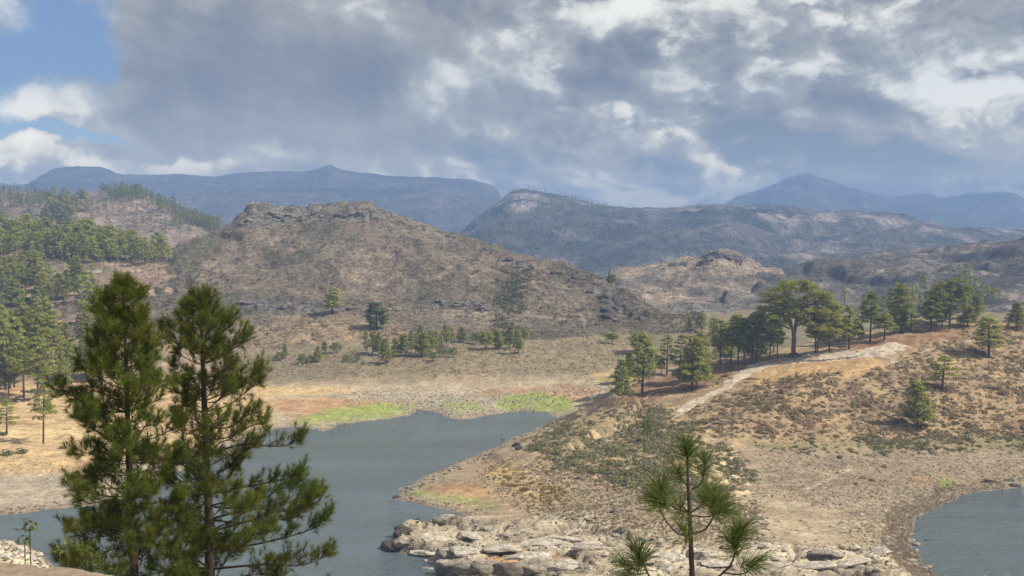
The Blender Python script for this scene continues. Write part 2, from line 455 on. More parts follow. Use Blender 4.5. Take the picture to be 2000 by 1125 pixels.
def water_mat():
    m, N, L = new_mat('water')
    out = N.new('ShaderNodeOutputMaterial')
    bs = N.new('ShaderNodeBsdfPrincipled')
    tc = N.new('ShaderNodeNewGeometry').outputs['Position']
    b = N.new('ShaderNodeTexNoise'); b.inputs['Scale'].default_value = 0.03; b.inputs['Detail'].default_value = 3
    L.new(tc, b.inputs['Vector'])
    cr = N.new('ShaderNodeValToRGB'); L.new(b.outputs[0], cr.inputs[0])
    cr.color_ramp.elements[0].position = 0.35; cr.color_ramp.elements[0].color = (0.082, 0.112, 0.128, 1)
    cr.color_ramp.elements[1].position = 0.65; cr.color_ramp.elements[1].color = (0.098, 0.130, 0.146, 1)
    L.new(cr.outputs[0], bs.inputs['Base Color'])
    bs.inputs['Roughness'].default_value = 0.12; bs.inputs['IOR'].default_value = 1.33
    mp = N.new('ShaderNodeMapping'); mp.inputs['Scale'].default_value = (0.8, 1.5, 1); mp.inputs['Rotation'].default_value = (0, 0, 0.25); L.new(tc, mp.inputs[0])
    n = N.new('ShaderNodeTexNoise'); n.inputs['Scale'].default_value = 0.9; n.inputs['Detail'].default_value = 5; n.inputs['Roughness'].default_value = 0.6
    L.new(mp.outputs[0], n.inputs['Vector'])
    n2 = N.new('ShaderNodeTexNoise'); n2.inputs['Scale'].default_value = 0.28; n2.inputs['Detail'].default_value = 3
    L.new(mp.outputs[0], n2.inputs['Vector'])
    ad = N.new('ShaderNodeMath'); ad.operation = 'MULTIPLY_ADD'; L.new(n2.outputs[0], ad.inputs[0]); ad.inputs[1].default_value = 1.2; L.new(n.outputs[0], ad.inputs[2])
    bp = N.new('ShaderNodeBump'); bp.inputs['Strength'].default_value = 1.0; bp.inputs['Distance'].default_value = 0.42
    ws = N.new('ShaderNodeTexNoise'); ws.inputs['Scale'].default_value = 1.0; ws.inputs['Detail'].default_value = 4
    wm = N.new('ShaderNodeMapping'); wm.inputs['Scale'].default_value = (0.012, 0.05, 1); wm.inputs['Rotation'].default_value = (0, 0, 0.35); L.new(tc, wm.inputs[0]); L.new(wm.outputs[0], ws.inputs['Vector'])
    wr = N.new('ShaderNodeMapRange'); L.new(ws.outputs[0], wr.inputs[0]); wr.inputs[1].default_value = .38; wr.inputs[2].default_value = .62; wr.inputs[3].default_value = .35; wr.inputs[4].default_value = 1.6
    wx = N.new('ShaderNodeMath'); wx.operation = 'MULTIPLY'; L.new(ad.outputs[0], wx.inputs[0]); L.new(wr.outputs[0], wx.inputs[1])
    L.new(wx.outputs[0], bp.inputs['Height']); L.new(bp.outputs[0], bs.inputs['Normal'])
    L.new(bs.outputs[0], out.inputs[0])
    return m
M_ground = terrain_mat('soil', 1.0, 0.9, 0.52, 0.5)
M_hill = terrain_mat('hill_scrub', 0.6, 1.0, 0.78, 1.6)
M_far = terrain_mat('mountain_rock', 0.045, 1.0, 0.6, 30.0, (1.0, .5, .8))
M_leaf = leaf_mat('pine_needles', 0.42, 0.25)
M_needle = leaf_mat('near_needles', 0.35, 0.0)
M_scrub = leaf_mat('scrub', 0.33, 0.22)
M_bark = bark_mat('bark', (0.075, 0.05, 0.038))
M_barkg = bark_mat('old_bark', (0.14, 0.105, 0.088), 3)
M_twig = bark_mat('twig_bark', (0.034, 0.022, 0.019), 25)
M_rock = rock_mat('rock')
M_water = water_mat()

# ------------------------------------------------------------------ lake outlines (projected on the water plane)
LAKE = [(-500, 1046), (-200, 1052), (0, 1057), (40, 1062), (75, 1075), (98, 1090), (110, 1110), (150, 1160), (300, 1250), (860, 1300), (885, 1200), (872, 1125), (862, 1105), (868, 1086),
        (845, 1088), (800, 1082), (768, 1076), (766, 1052), (778, 1036), (800, 1026), (840, 1025), (870, 1017), (905, 1011), (900, 1005), (885, 1000), (850, 990), (800, 981), (770, 977), (776, 965), (790, 952),
        (830, 930), (880, 908), (925, 888), (970, 873), (1000, 855), (1050, 835), (1090, 816), (1075, 808), (1030, 804), (990, 806), (960, 811), (930, 818), (890, 821), (862, 812), (850, 806), (820, 802),
        (800, 813), (740, 821), (700, 826), (660, 829), (652, 838), (635, 842), (600, 836), (560, 834), (530, 840), (470, 870), (400, 905), (330, 930), (240, 975), (170, 988), (100, 996), (0, 1007), (-200, 1012), (-500, 1010)]
BAY = [(2600, 930), (2000, 949), (1960, 957), (1920, 961), (1880, 968), (1845, 983), (1810, 998), (1788, 1012), (1776, 1040), (1783, 1070), (1800, 1100), (1830, 1128), (1900, 1180), (2200, 1260), (2900, 1260)]
def dens(poly, st=1.5):
    pts = [GZ(*p) for p in poly]; out = []
    rr = np.random.default_rng(5)
    for (a, b) in zip(pts, pts[1:] + pts[:1]):
        d = math.hypot(b[0] - a[0], b[1] - a[1]); n = max(1, int(d / 4.0))
        for i in range(n):
            t = i / n
            j = 0.6 * min(1, d / 8)
            out.append((a[0] + (b[0] - a[0]) * t + rr.normal(0, j) * 0.7, a[1] + (b[1] - a[1]) * t + rr.normal(0, j)))
    return np.array(out)
POLYS = [dens(LAKE), dens(BAY)]
def sdist(X, Y):
    best = np.full(X.shape, 1e9); inside = np.zeros(X.shape, bool)
    for P in POLYS:
        A, B = P, np.roll(P, -1, axis=0)
        ins = np.zeros(X.shape, bool)
        for a, b in zip(A, B):
            dx, dy = b - a
            t = np.clip(((X - a[0]) * dx + (Y - a[1]) * dy) / (dx * dx + dy * dy + 1e-9), 0, 1)
            best = np.minimum(best, (X - a[0] - t * dx) ** 2 + (Y - a[1] - t * dy) ** 2)
            if a[1] != b[1]:
                c = ((a[1] > Y) != (b[1] > Y)) & (X < (b[0] - a[0]) * (Y - a[1]) / (b[1] - a[1]) + a[0])
                ins ^= c
        inside |= ins
    d = np.sqrt(best)
    return np.where(inside, -d, d)

# ------------------------------------------------------------------ ground heights
CP = []   # x, y, z
for px, py, Y in [
    # crest of the near ridge that carries the path
    (1130, 792, 330), (1170, 778, 325), (1250, 758, 322), (1330, 735, 318), (1400, 716, 316), (1480, 701, 318), (1550, 692, 322), (1640, 684, 335), (1700, 669, 345),
    (1760, 655, 355), (1850, 644, 365), (1930, 640, 368), (2000, 626, 375), (2100, 605, 385), (2400, 570, 400), (1940, 598, 430), (2000, 578, 440), (2100, 560, 450), (2500, 530, 460),
    # slope facing the camera
    (1150, 840, 285), (1200, 800, 300), (1300, 800, 290), (1250, 860, 265), (1150, 900, 250), (1050, 880, 258), (1100, 950, 236),
    (1400, 760, 303), (1400, 820, 283), (1400, 900, 257), (1550, 760, 300), (1550, 830, 280), (1600, 880, 268), (1700, 760, 312), (1700, 830, 286), (1700, 880, 270),
    (1850, 720, 335), (1840, 755, 320), (1930, 700, 342), (1900, 800, 298), (1900, 870, 272), (2200, 800, 300), (2300, 700, 345),
    # far side of the lake up to the foot of the brown hill
    (900, 690, 430), (1050, 680, 440), (1200, 672, 455), (1300, 652, 500), (600, 690, 450), (740, 672, 455), (-300, 700, 420), (0, 740, 385), (0, 690, 420), (200, 700, 420), (150, 640, 500), (300, 650, 500), (0, 630, 520)]:
    CP.append(PX(px, py, Y))
for px, py, z in [(1000, 905, 2.6), (900, 950, 1.2), (950, 1000, 1.0), (1100, 1000, 2.0), (1050, 1060, 2.2), (1000, 1110, 2.4), (930, 1080, 1.8), (820, 1055, 1.3), (1200, 1000, 2.6), (1200, 1090, 2.8), (1400, 1000, 2.4), (1400, 1100, 2.4),
                  (1600, 960, 1.8), (1600, 1060, 1.5), (1700, 940, 1.4), (1700, 1100, 1.2), (1900, 930, 1.5), (2100, 900, 2.0), (1760, 1000, 0.8), (540, 790, 1.2), (700, 770, 1.5), (560, 750, 2.2), (700, 740, 3), (900, 740, 3), (1100, 745, 3), (1000, 785, 1.0), (820, 780, 0.9),
                  (1150, 705, 5), (500, 720, 3.4), (0, 900, 1.8), (150, 880, 1.8), (0, 840, 2.2), (150, 800, 2.2), (400, 760, 2.2), (450, 800, 1.6), (330, 880, 1.2), (300, 800, 2.2), (0, 970, 0.8), (100, 960, 0.8), (-300, 900, 3), (0, 1085, 1.0), (-300, 1085, 2)]:
    x, y = GZ(px, py, z); CP.append((x, y, z))
for a, Y, z in [(.09, 395, 5), (.16, 420, 5), (.22, 400, 10), (.28, 430, 12), (.36, 470, 20), (.2, 520, 8), (.35, 560, 16), (.1, 560, 7), (-.1, 560, 7), (-.3, 600, 10), (-.5, 600, 14), (-.1, 800, 5), (.3, 800, 10), (-.5, 800, 14), (.6, 800, 20),
                (-.45, 168, 2), (-.3, 150, 1), (-.1, 150, 1), (0, 160, 2), (.2, 160, 2.6), (.5, 160, 2), (.35, 150, 2.0),
                (-.5, 120, 8), (-.2, 115, 8), (.1, 115, 8), (.5, 120, 8), (-.5, 80, 22), (0, 80, 22), (.5, 80, 22), (-.5, 45, 36), (0, 45, 36), (.5, 45, 36), (-.5, 20, 48), (0, 20, 48), (.5, 20, 48),
                (-.5, 11, 53), (0, 11, 53), (.5, 11, 53), (-.5, 6.5, 56.4), (0, 6.5, 56.4), (.5, 6.5, 56.4), (-.6, 3, 57.9), (0, 3, 57.9), (.6, 3, 57.9)]:
    CP.append((a * Y, Y, z))
for x in (-15, 0, 15):
    for y, z in ((-5, 58), (-20, 58.5), (-36, 59)): CP.append((x, y, z))
CP = np.array(CP)
AP = 40.0
def rb(X, Y):
    return X / (Y + AP) * 2.4, np.log(Y + AP) * 1.6
_cx, _cy = rb(CP[:, 0], CP[:, 1])
def _tps(d2): return np.where(d2 > 1e-12, d2 * np.log(d2 + 1e-12) * 0.5, 0)
_A = _tps((_cx[:, None] - _cx[None]) ** 2 + (_cy[:, None] - _cy[None]) ** 2) + np.eye(len(CP)) * 0.002
_Pm = np.stack([np.ones(len(CP)), _cx, _cy], 1)
_S = np.block([[_A, _Pm], [_Pm.T, np.zeros((3, 3))]])
_w = np.linalg.solve(_S, np.concatenate([CP[:, 2], [0, 0, 0]]))
def rbf(X, Y):
    a, b = rb(X, Y); s = _w[-3] + _w[-2] * a + _w[-1] * b
    for i in range(len(CP)):
        s += _w[i] * _tps((a - _cx[i]) ** 2 + (b - _cy[i]) ** 2)
    return s

def polymask(px, py, poly, soft=6.0):
    """soft inside mask for a polygon given in photo pixels"""
    P = np.array(poly, float); ins = np.zeros(px.shape, bool); best = np.full(px.shape, 1e12)
    for a, b in zip(P, np.roll(P, -1, axis=0)):
        dx, dy = b - a
        t = np.clip(((px - a[0]) * dx + (py - a[1]) * dy) / (dx * dx + dy * dy + 1e-9), 0, 1)
        best = np.minimum(best, (px - a[0] - t * dx) ** 2 + (py - a[1] - t * dy) ** 2)
        if a[1] != b[1]:
            ins ^= ((a[1] > py) != (b[1] > py)) & (px < (b[0] - a[0]) * (py - a[1]) / (b[1] - a[1]) + a[0])
    d = np.sqrt(best); d = np.where(ins, d, -d)
    return sstep(-soft, soft, d)

rows = np.concatenate([np.geomspace(2.5, 190, 130)[:-1], np.geomspace(190, 1000, 520)[:-1], np.geomspace(1000, 9000, 40)]) - AP
cols = np.linspace(-0.62, 0.62, 760)
GYr = np.repeat(rows[:, None], len(cols), 1)
GX = cols[None] * (GYr + AP)
def ground_build():
    X, Y = GX, GYr
    # smooth part on a coarse grid, then upsampled
    ri = np.linspace(0, len(rows) - 1, 230); ci = np.linspace(0, len(cols) - 1, 190)
    yr = np.interp(ri, np.arange(len(rows)), rows); xc = np.interp(ci, np.arange(len(cols)), cols)
    Yc = np.repeat(yr[:, None], len(xc), 1); Xc = xc[None] * (Yc + AP)
    Zc = rbf(Xc, np.minimum(Yc, 900))
    tmp = np.stack([np.interp(np.arange(len(cols)), ci, r) for r in Zc])
    Z = np.stack([np.interp(np.arange(len(rows)), ri, tmp[:, j]) for j in range(tmp.shape[1])], 1)
    sd = np.full(X.shape, 50.0)
    m = (Y > 120) & (Y < 420)
    sd[m] = sdist(X[m], Y[m])
    px, py = PROJ(X, np.maximum(Y, 0.5), Z)
    rockm = polymask(px, py, [(760, 1010), (905, 1006), (1000, 1020), (1150, 1000), (1230, 1040), (1500, 1060), (1720, 1070), (1790, 1140), (1500, 1200), (860, 1200), (740, 1090)], 14)
    rockm = np.maximum(rockm, polymask(px, py, [(-300, 1050), (40, 1060), (120, 1120), (-300, 1130)], 6))
    Z = np.maximum(Z, 0.35)
    far = sstep(240, 330, Y)
    slope = 0.10 + 0.55 * rockm + 0.05 * far
    steep = polymask(px, py, [(960, 880), (1095, 815), (1200, 760), (1250, 780), (1100, 870), (1000, 900)], 12)
    slope = slope + steep * 0.35
    ramp_ = 0.02 + np.maximum(sd, 0) * slope
    k = 0.8
    h = np.clip(0.5 + 0.5 * (ramp_ - Z) / k, 0, 1)
    Zl = ramp_ * (1 - h) + Z * h - k * h * (1 - h)
    Zl = np.maximum(Zl, 0.02)
    near = sstep(120, 160, Y)
    sh = np.clip(sd / 6, 0, 1)
    rough = fbm(X, Y, 22, 6, 0.5) * 1.2 + fbm(X, Y, 5, 4, 0.55, 2) * 0.5 + ridged(X, Y * 1.4, 9, 4, .5, 7) * .35
    hillm = sstep(3, 9, Z)
    Zl = Zl + sh * (rough * (0.35 + 0.9 * hillm)) * np.where(Y < 120, 0.4, 1)
    # rock plates
    wx = X + fbm(X, Y, 9, 3, .5, 5) * 3; wy = Y + fbm(X, Y, 9, 3, .5, 6) * 3
    f1, f2, rid = cells(wx / 8.5 + wy * 0.03, wy / 5.0, 3)
    g1, g2, rid2 = cells(wx / 2.6, wy / 1.8, 8)
    plate = (rid - 0.35) * 1.5 + sstep(0.0, 0.16, f2 - f1) * 0.7 - 0.5 + (rid2 - 0.5) * 0.22 + sstep(0.0, 0.2, g2 - g1) * 0.12
    Zl = Zl + rockm * plate * np.clip(sd / 1.5, 0, 1)
    Zl = np.maximum(Zl, 0.03)
    Zw = -np.minimum(4.0, 0.03 - sd * 0.22)
    Zo = np.where(sd < 0, Zw, Zl)
    Zo = np.where(Y > 620, Zo + (-50 - Zo) * sstep(620, 1000, Y), Zo)      # the valley behind the hills
    return Zo, sd, rockm, f2 - f1, g2 - g1
GZv, G_sd, G_rock, G_crack, G_crack2 = ground_build()
G_px, G_py = PROJ(GX, np.maximum(GYr, 0.5), GZv)

def mixc(c, col, m):
    return c + (np.asarray(col) - c) * np.clip(m, 0, 1)[..., None]
def ground_colors():
    X, Y, Z, px, py = GX, GYr, GZv, G_px, G_py
    n1 = fbm(X, Y, 30, 5, 0.55, 11); n2 = fbm(X, Y, 7, 5, 0.6, 12); n3 = fbm(X, Y, 2.2, 3, 0.6, 13); n4 = fbm(X, Y * 0.35, 10, 5, .6, 14)
    wpx = px + n2 * 26; wpy = py + n4 * 12
    c = np.zeros(X.shape + (3,)) + np.array((0.33, 0.265, 0.20))
    c = mixc(c, (0.24, 0.20, 0.165), sstep(-0.1, 0.35, n1))
    # pale grey lake bed flats near the far shore
    c = mixc(c, (0.40, 0.35, 0.29), polymask(wpx, wpy, [(480, 745), (760, 750), (1000, 745), (1230, 720), (1270, 770), (1100, 815), (500, 850)], 12) * (0.75 + 0.5 * n2))
    c = mixc(c, (0.50, 0.38, 0.235), polymask(wpx, wpy, [(500, 748), (690, 755), (690, 768), (500, 775)], 5) * 0.9)
    c = mixc(c, (0.20, 0.185, 0.165), polymask(wpx, wpy, [(600, 772), (800, 778), (1000, 772), (900, 812), (780, 800)], 9) * sstep(-.05, .3, n2 + 0.8 * n3))
    # hill side right: warm soil
    warm = polymask(wpx, wpy, [(1230, 770), (1400, 712), (1560, 690), (1850, 640), (2300, 560), (2600, 900), (2000, 860), (1650, 870), (1400, 850), (1250, 820)], 22)
    c = mixc(c, (0.345, 0.255, 0.17), warm * (0.85 + 0.5 * n2))
    c = mixc(c, (0.19, 0.145, 0.11), warm * sstep(-0.12, 0.3, n1 * .7 + n2 * .5 + n3 * 0.6) * 0.8)
    c = mixc(c, (0.46, 0.315, 0.185), polymask(wpx, wpy, [(1440, 730), (1560, 700), (1700, 695), (1740, 720), (1640, 740), (1480, 760)], 9) * 0.85)
    # far bank of ridge with needle litter
    c = mixc(c, (0.19, 0.115, 0.08), polymask(wpx, wpy, [(1130, 800), (1250, 748), (1400, 705), (1500, 694), (1480, 716), (1330, 765), (1200, 800)], 8) * 0.85)
    c = mixc(c, (0.20, 0.115, 0.075), polymask(wpx, wpy, [(1600, 690), (1700, 664), (1860, 638), (1900, 655), (1760, 680), (1650, 692)], 6) * 0.85)
    # olive scrub between shore and ridge
    c = mixc(c, (0.215, 0.19, 0.12), polymask(wpx, wpy, [(1050, 850), (1200, 810), (1330, 800), (1400, 900), (1280, 930), (1100, 910)], 22) * sstep(-.25, .2, n2) * 0.8)
    c = mixc(c, (0.22, 0.20, 0.12), polymask(wpx, wpy, [(1480, 862), (2100, 850), (2100, 868), (1700, 880), (1500, 878)], 6) * 0.9)
    c = mixc(c, (0.50, 0.385, 0.25), polymask(wpx, wpy, [(1050, 850), (1200, 800), (1420, 790), (1480, 940), (1280, 960), (1000, 930)], 22) * sstep(.02, .3, n1 * .5 - n2 * .8 + n3 * .4) * .9)
    c = mixc(c, (0.47, 0.36, 0.235), warm * sstep(.05, .35, -n2 - n3 * .5) * .7)
    # grey brown belts
    c = mixc(c, (0.27, 0.225, 0.185), polymask(wpx, wpy, [(1420, 880), (2200, 875), (2200, 940), (1800, 960), (1760, 1010), (1700, 1000), (1450, 960)], 16) * 0.85)
    c = mixc(c, (0.58, 0.49, 0.36), polymask(wpx, wpy, [(1380, 860), (1440, 880), (1470, 960), (1440, 985), (1400, 940)], 9) * sstep(-.15, .12, n2 + n3 * .5))
    c = mixc(c, (0.36, 0.31, 0.26), polymask(wpx, wpy, [(1150, 960), (1700, 970), (1760, 1060), (1400, 1075), (1200, 1050)], 20) * (0.5 + n2))
    c = mixc(c, (0.43, 0.385, 0.325), G_rock * 0.95)
    rk2 = fbm(X, Y, 14, 5, 0.6, 21)
    c = mixc(c, (0.58, 0.535, 0.47), G_rock * sstep(0.0, 0.40, rk2 + n3 * 0.25) * polymask(wpx, wpy, [(930, 1060), (1150, 1045), (1230, 1075), (1750, 1075), (1700, 1150), (900, 1150)], 20) * 0.9)
    c = mixc(c, (0.20, 0.17, 0.145), G_rock * sstep(0.05, 0.35, -rk2 + n3 * 0.5) * 0.8)
    c = mixc(c, (0.40, 0.265, 0.16), G_rock * polymask(wpx, wpy, [(920, 1100), (965, 1070), (1000, 1060), (1040, 1080), (1200, 1085), (1100, 1095), (960, 1108)], 5) * .9)
    c = mixc(c, (0.07, 0.06, 0.055), G_rock * (1 - sstep(0.0, 0.09, G_crack)) * 0.85)
    c = mixc(c, (0.10, 0.09, 0.08), G_rock * (1 - sstep(0.0, 0.06, G_crack2)) * 0.25)
    # mud flats with orange silt and bright green film
    O, GR, GL = (0.38, 0.24, 0.15), (0.27, 0.34, 0.095), (0.55, 0.50, 0.26)
    c = mixc(c, O, polymask(wpx, wpy, [(520, 785), (640, 776), (770, 784), (800, 792), (700, 800), (560, 812)], 7) * .85)
    c = mixc(c, GR, polymask(wpx, wpy, [(565, 818), (640, 800), (720, 788), (812, 786), (806, 806), (730, 820), (600, 830)], 7) * (.8 + n2 * .6))
    c = mixc(c, O, polymask(wpx, wpy, [(925, 762), (1010, 757), (1150, 752), (1160, 765), (1110, 790), (1000, 776), (940, 772)], 7) * .85)
    c = mixc(c, GR, polymask(wpx, wpy, [(975, 776), (1050, 764), (1120, 780), (1122, 802), (1040, 804), (975, 798)], 6) * (.9 + n2 * .4))
    c = mixc(c, GR, polymask(wpx, wpy, [(855, 783), (930, 786), (950, 802), (880, 806)], 6) * .65)
    c = mixc(c, (0.42, 0.235, 0.125), polymask(wpx, wpy, [(820, 955), (900, 940), (960, 955), (960, 978), (860, 968)], 9) * (.5 + n2 * .5))
    c = mixc(c, GR, polymask(wpx, wpy, [(800, 962), (830, 950), (835, 965), (870, 966), (960, 980), (985, 1000), (930, 990), (860, 978)], 6) * (.6 + n2))
    c = mixc(c, (0.40, 0.30, 0.17), polymask(wpx, wpy, [(940, 920), (1010, 920), (1100, 960), (1150, 980), (1050, 990), (960, 950)], 10) * .6)
    c = mixc(c, (0.45, 0.33, 0.17), polymask(wpx, wpy, [(945, 915), (1000, 905), (1030, 930), (960, 930)], 6) * .8)
    c = mixc(c, GR, polymask(wpx, wpy, [(1815, 938), (1850, 934), (1880, 944), (1840, 952)], 4) * .8)
    c = mixc(c, O, polymask(wpx, wpy, [(1770, 930), (1815, 928), (1820, 945), (1780, 944)], 5) * .5)
    c = mixc(c, (0.55, 0.42, 0.20), polymask(wpx, wpy, [(1150, 730), (1240, 722), (1250, 740), (1165, 745)], 5) * .8)
    c = mixc(c, (0.25, 0.25, 0.10), polymask(wpx, wpy, [(1170, 735), (1240, 735), (1240, 745), (1180, 745)], 4) * .5)
    # left picnic clearing
    cl = polymask(wpx, wpy, [(-400, 760), (300, 740), (540, 760), (530, 830), (330, 900), (170, 930), (0, 925), (-400, 925)], 16)
    c = mixc(c, (0.50, 0.375, 0.235), cl * (0.85 + 0.5 * n2))
    c = mixc(c, (0.62, 0.50, 0.31), polymask(wpx, wpy, [(-100, 838), (200, 843), (200, 856), (-100, 850)], 4) * .9)
    c = mixc(c, (0.36, 0.22, 0.13), cl * sstep(0.1, 0.4, -n2 + n1 * .6) * 0.7)
    c = mixc(c, (0.36, 0.315, 0.28), polymask(wpx, wpy, [(-400, 930), (150, 925), (400, 880), (560, 820), (560, 845), (300, 980), (-400, 1015)], 8) * .9)
    c = mixc(c, (0.62, 0.56, 0.46), polymask(px, py, [(-300, 1052), (40, 1060), (130, 1120), (-300, 1130)], 6) * .95)
    # dark scrub foot of brown hill
    c = mixc(c, (0.17, 0.15, 0.12), polymask(wpx, wpy, [(480, 700), (700, 690), (700, 735), (500, 745)], 12) * .75)
    c = mixc(c, (0.22, 0.20, 0.12), polymask(wpx, wpy, [(700, 690), (1200, 660), (1240, 700), (1000, 720), (720, 725)], 12) * sstep(-.2, .2, n2) * .6)
    c = mixc(c, (0.20, 0.175, 0.14), polymask(wpx, wpy, [(420, 640), (1300, 640), (1300, 700), (1150, 735), (760, 742), (480, 748)], 16) * (.65 + .8 * n2))
    c = mixc(c, (0.15, 0.14, 0.10), ((Y > 395) & (px > 1240)) * sstep(395, 415, Y) * .75)
    # forest floor left and behind ridge
    c = mixc(c, (0.20, 0.15, 0.105), polymask(wpx, wpy, [(-400, 560), (330, 600), (300, 740), (-400, 755)], 12) * .6)
    # drawdown band: wet and stony edge
    edge = (1 - sstep(0.4, 2.2, G_sd + n3 * 0.8)) * (Y > 120)
    c = mixc(c, (0.15, 0.13, 0.115), edge * 0.75)
    stony = (1 - sstep(3, 9, G_sd + n2 * 5)) * (Y > 120) * (1 - G_rock)
    c = mixc(c, (0.245, 0.215, 0.185), stony * sstep(-.25, .25, n3 + n2) * 0.7)
    c = c * (1 + 0.34 * n3 + 0.30 * n2)[..., None] * np.array((1.03, 0.98, 0.84))
    return np.clip(c, 0.02, 0.8)
G_col = ground_colors()
def grid_faces(R, C):
    i = np.arange(R * C).reshape(R, C)
    return np.stack([i[:-1, :-1], i[:-1, 1:], i[1:, 1:], i[1:, :-1]], -1).reshape(-1, 4)
# paths are a property of the ground relief too: worn strips, later covered by their own sheets
def ground_obj():
    V = np.stack([GX, GYr, GZv], -1).reshape(-1, 3)
    me = mk_mesh('ground', V, grid_faces(*GX.shape), M_ground, G_col.reshape(-1, 3), True)
    link('ground', me, kind='structure')
    W = np.array([(-500, 100, 0), (500, 100, 0), (500, 440, 0), (-500, 440, 0)], float)
    link('water', mk_mesh('water', W, np.array([(0, 1, 2, 3)]), M_water), kind='structure')
ground_obj()
def gz(x, y):
    r = np.interp(y, rows, np.arange(len(rows))); c = np.interp(x / (y + AP), cols, np.arange(len(cols)))
    r0 = np.clip(np.floor(r).astype(int), 0, len(rows) - 2); c0 = np.clip(np.floor(c).astype(int), 0, len(cols) - 2)
    fr, fc = r - r0, c - c0
    return (GZv[r0, c0] * (1 - fr) * (1 - fc) + GZv[r0 + 1, c0] * fr * (1 - fc) + GZv[r0, c0 + 1] * (1 - fr) * fc + GZv[r0 + 1, c0 + 1] * fr * fc)

class Surf:
    def __init__(s, P): s.P = P.reshape(-1, 3); s.px, s.py = PROJ(s.P[:, 0], np.maximum(s.P[:, 1], .5), s.P[:, 2])
    def at(s, px, py, tol=7):
        d = np.hypot(s.px - px, s.py - py) + (s.P[:, 1] < 130) * 1e6
        for k in (1, 2, 4, 8):
            m = np.where(d < tol * k)[0]
            if len(m): break
        else: m = np.array([np.argmin(d)])
        y0 = s.P[m, 1].min()
        m = m[s.P[m, 1] < y0 * 1.05]
        return s.P[m[np.argmin(d[m])]].copy()
SG = Surf(np.stack([GX, GYr, GZv], -1))

# ------------------------------------------------------------------ hills and mountains
def loft(curves, px0, px1, step, nper, noise_fn=None):
    """curves: near to far, each a list of (px, py, Y) or ('z', px, z, Y)"""
    pxs = np.arange(px0, px1 + step, step, dtype=float)
    Ys, Zs = [], []
    for c in curves:
        c = np.array(c, float)
        Y = np.interp(pxs, c[:, 0], c[:, 2])
        py = np.interp(pxs, c[:, 0], c[:, 1])
        k = np.ones(3) / 3
        pyp = np.pad(py, 1, mode='edge'); py = np.convolve(pyp, k, 'valid')
        Ys.append(Y); Zs.append(ZAT(py, Y))
    Ys, Zs = np.array(Ys), np.array(Zs)
    n = len(curves); rowsY, rowsZ = [], []
    def cat(A, q):
        i = min(int(q), n - 2); t = q - i
        a = A[max(i - 1, 0)]; b = A[i]; c = A[i + 1]; d = A[min(i + 2, n - 1)]
        return 0.5 * (2 * b + (c - a) * t * .6 + (-(c - a) * .6 * 2 + 6 * (c - b) - (d - b) * .6) * t * t + ((c - a) * .6 - 4 * (c - b) + (d - b) * .6) * t ** 3) if False else b + (c - b) * t
    qs = np.concatenate([np.linspace(i, i + 1, nper[i], endpoint=False) for i in range(n - 1)] + [[n - 1]])
    for q in qs:
        rowsY.append(cat(Ys, q)); rowsZ.append(cat(Zs, q))
    Y, Z = np.array(rowsY), np.array(rowsZ)
    X = (pxs[None] - 1000) / F * Y / CT
    return X, Y, Z, np.repeat(qs[:, None], len(pxs), 1), np.repeat(pxs[None], len(qs), 0)
HILLS = {}
def hill_obj(name, curves, px0, px1, step, nper, relief, color_fn, mat, label_kind='structure'):
    X, Y, Z, Q, PXg = loft(curves, px0, px1, step, nper)
    Z = Z + relief(X, Y, Z, Q, PXg)
    px, py = PROJ(X, Y, Z)
    C = np.clip(color_fn(X, Y, Z, Q, px, py), 0.015, 0.8)
    P = np.stack([X, Y, Z], -1)
    me = mk_mesh(name, P.reshape(-1, 3), grid_faces(*X.shape), mat, C.reshape(-1, 3), True)
    link(name, me, kind='structure')
    s = Surf(P); s.Q = Q.ravel(); s.shape = X.shape
    return s
def up(curve, dpy, dY):
    return [(a, b + dpy, c + dY) for a, b, c in curve]

# brown hill in the middle
CR = [(60, 625, 600), (120, 604, 610), (180, 582, 630), (230, 548, 660), (280, 518, 690), (330, 492, 720), (380, 473, 740), (430, 452, 765), (470, 424, 785), (495, 408, 795), (520, 407, 800), (560, 411, 800), (600, 413, 800), (640, 406, 800), (672, 405, 800),
      (700, 402, 800), (730, 408, 800), (770, 425, 795), (830, 438, 790), (880, 458, 780), (950, 480, 760), (1000, 502, 740), (1050, 520, 720), (1100, 522, 700), (1150, 546, 670), (1185, 570, 640), (1230, 592, 615), (1270, 610, 600), (1330, 640, 575), (1400, 665, 560)]
CM = [(60, 640, 560), (300, 590, 590), (400, 560, 610), (500, 530, 640), (700, 520, 650), (900, 550, 620), (1000, 575, 600), (1060, 580, 600), (1150, 610, 575), (1270, 640, 550), (1400, 670, 535)]
CB = [(60, 650, 500), (300, 640, 505), (500, 625, 515), (640, 612, 522), (740, 625, 515), (900, 620, 520), (1100, 640, 510), (1270, 655, 505), (1400, 675, 500)]
CF = [(60, 700, 450), (300, 700, 450), (500, 712, 440), (700, 700, 440), (900, 695, 440), (1100, 690, 450), (1270, 690, 460), (1400, 700, 470)]
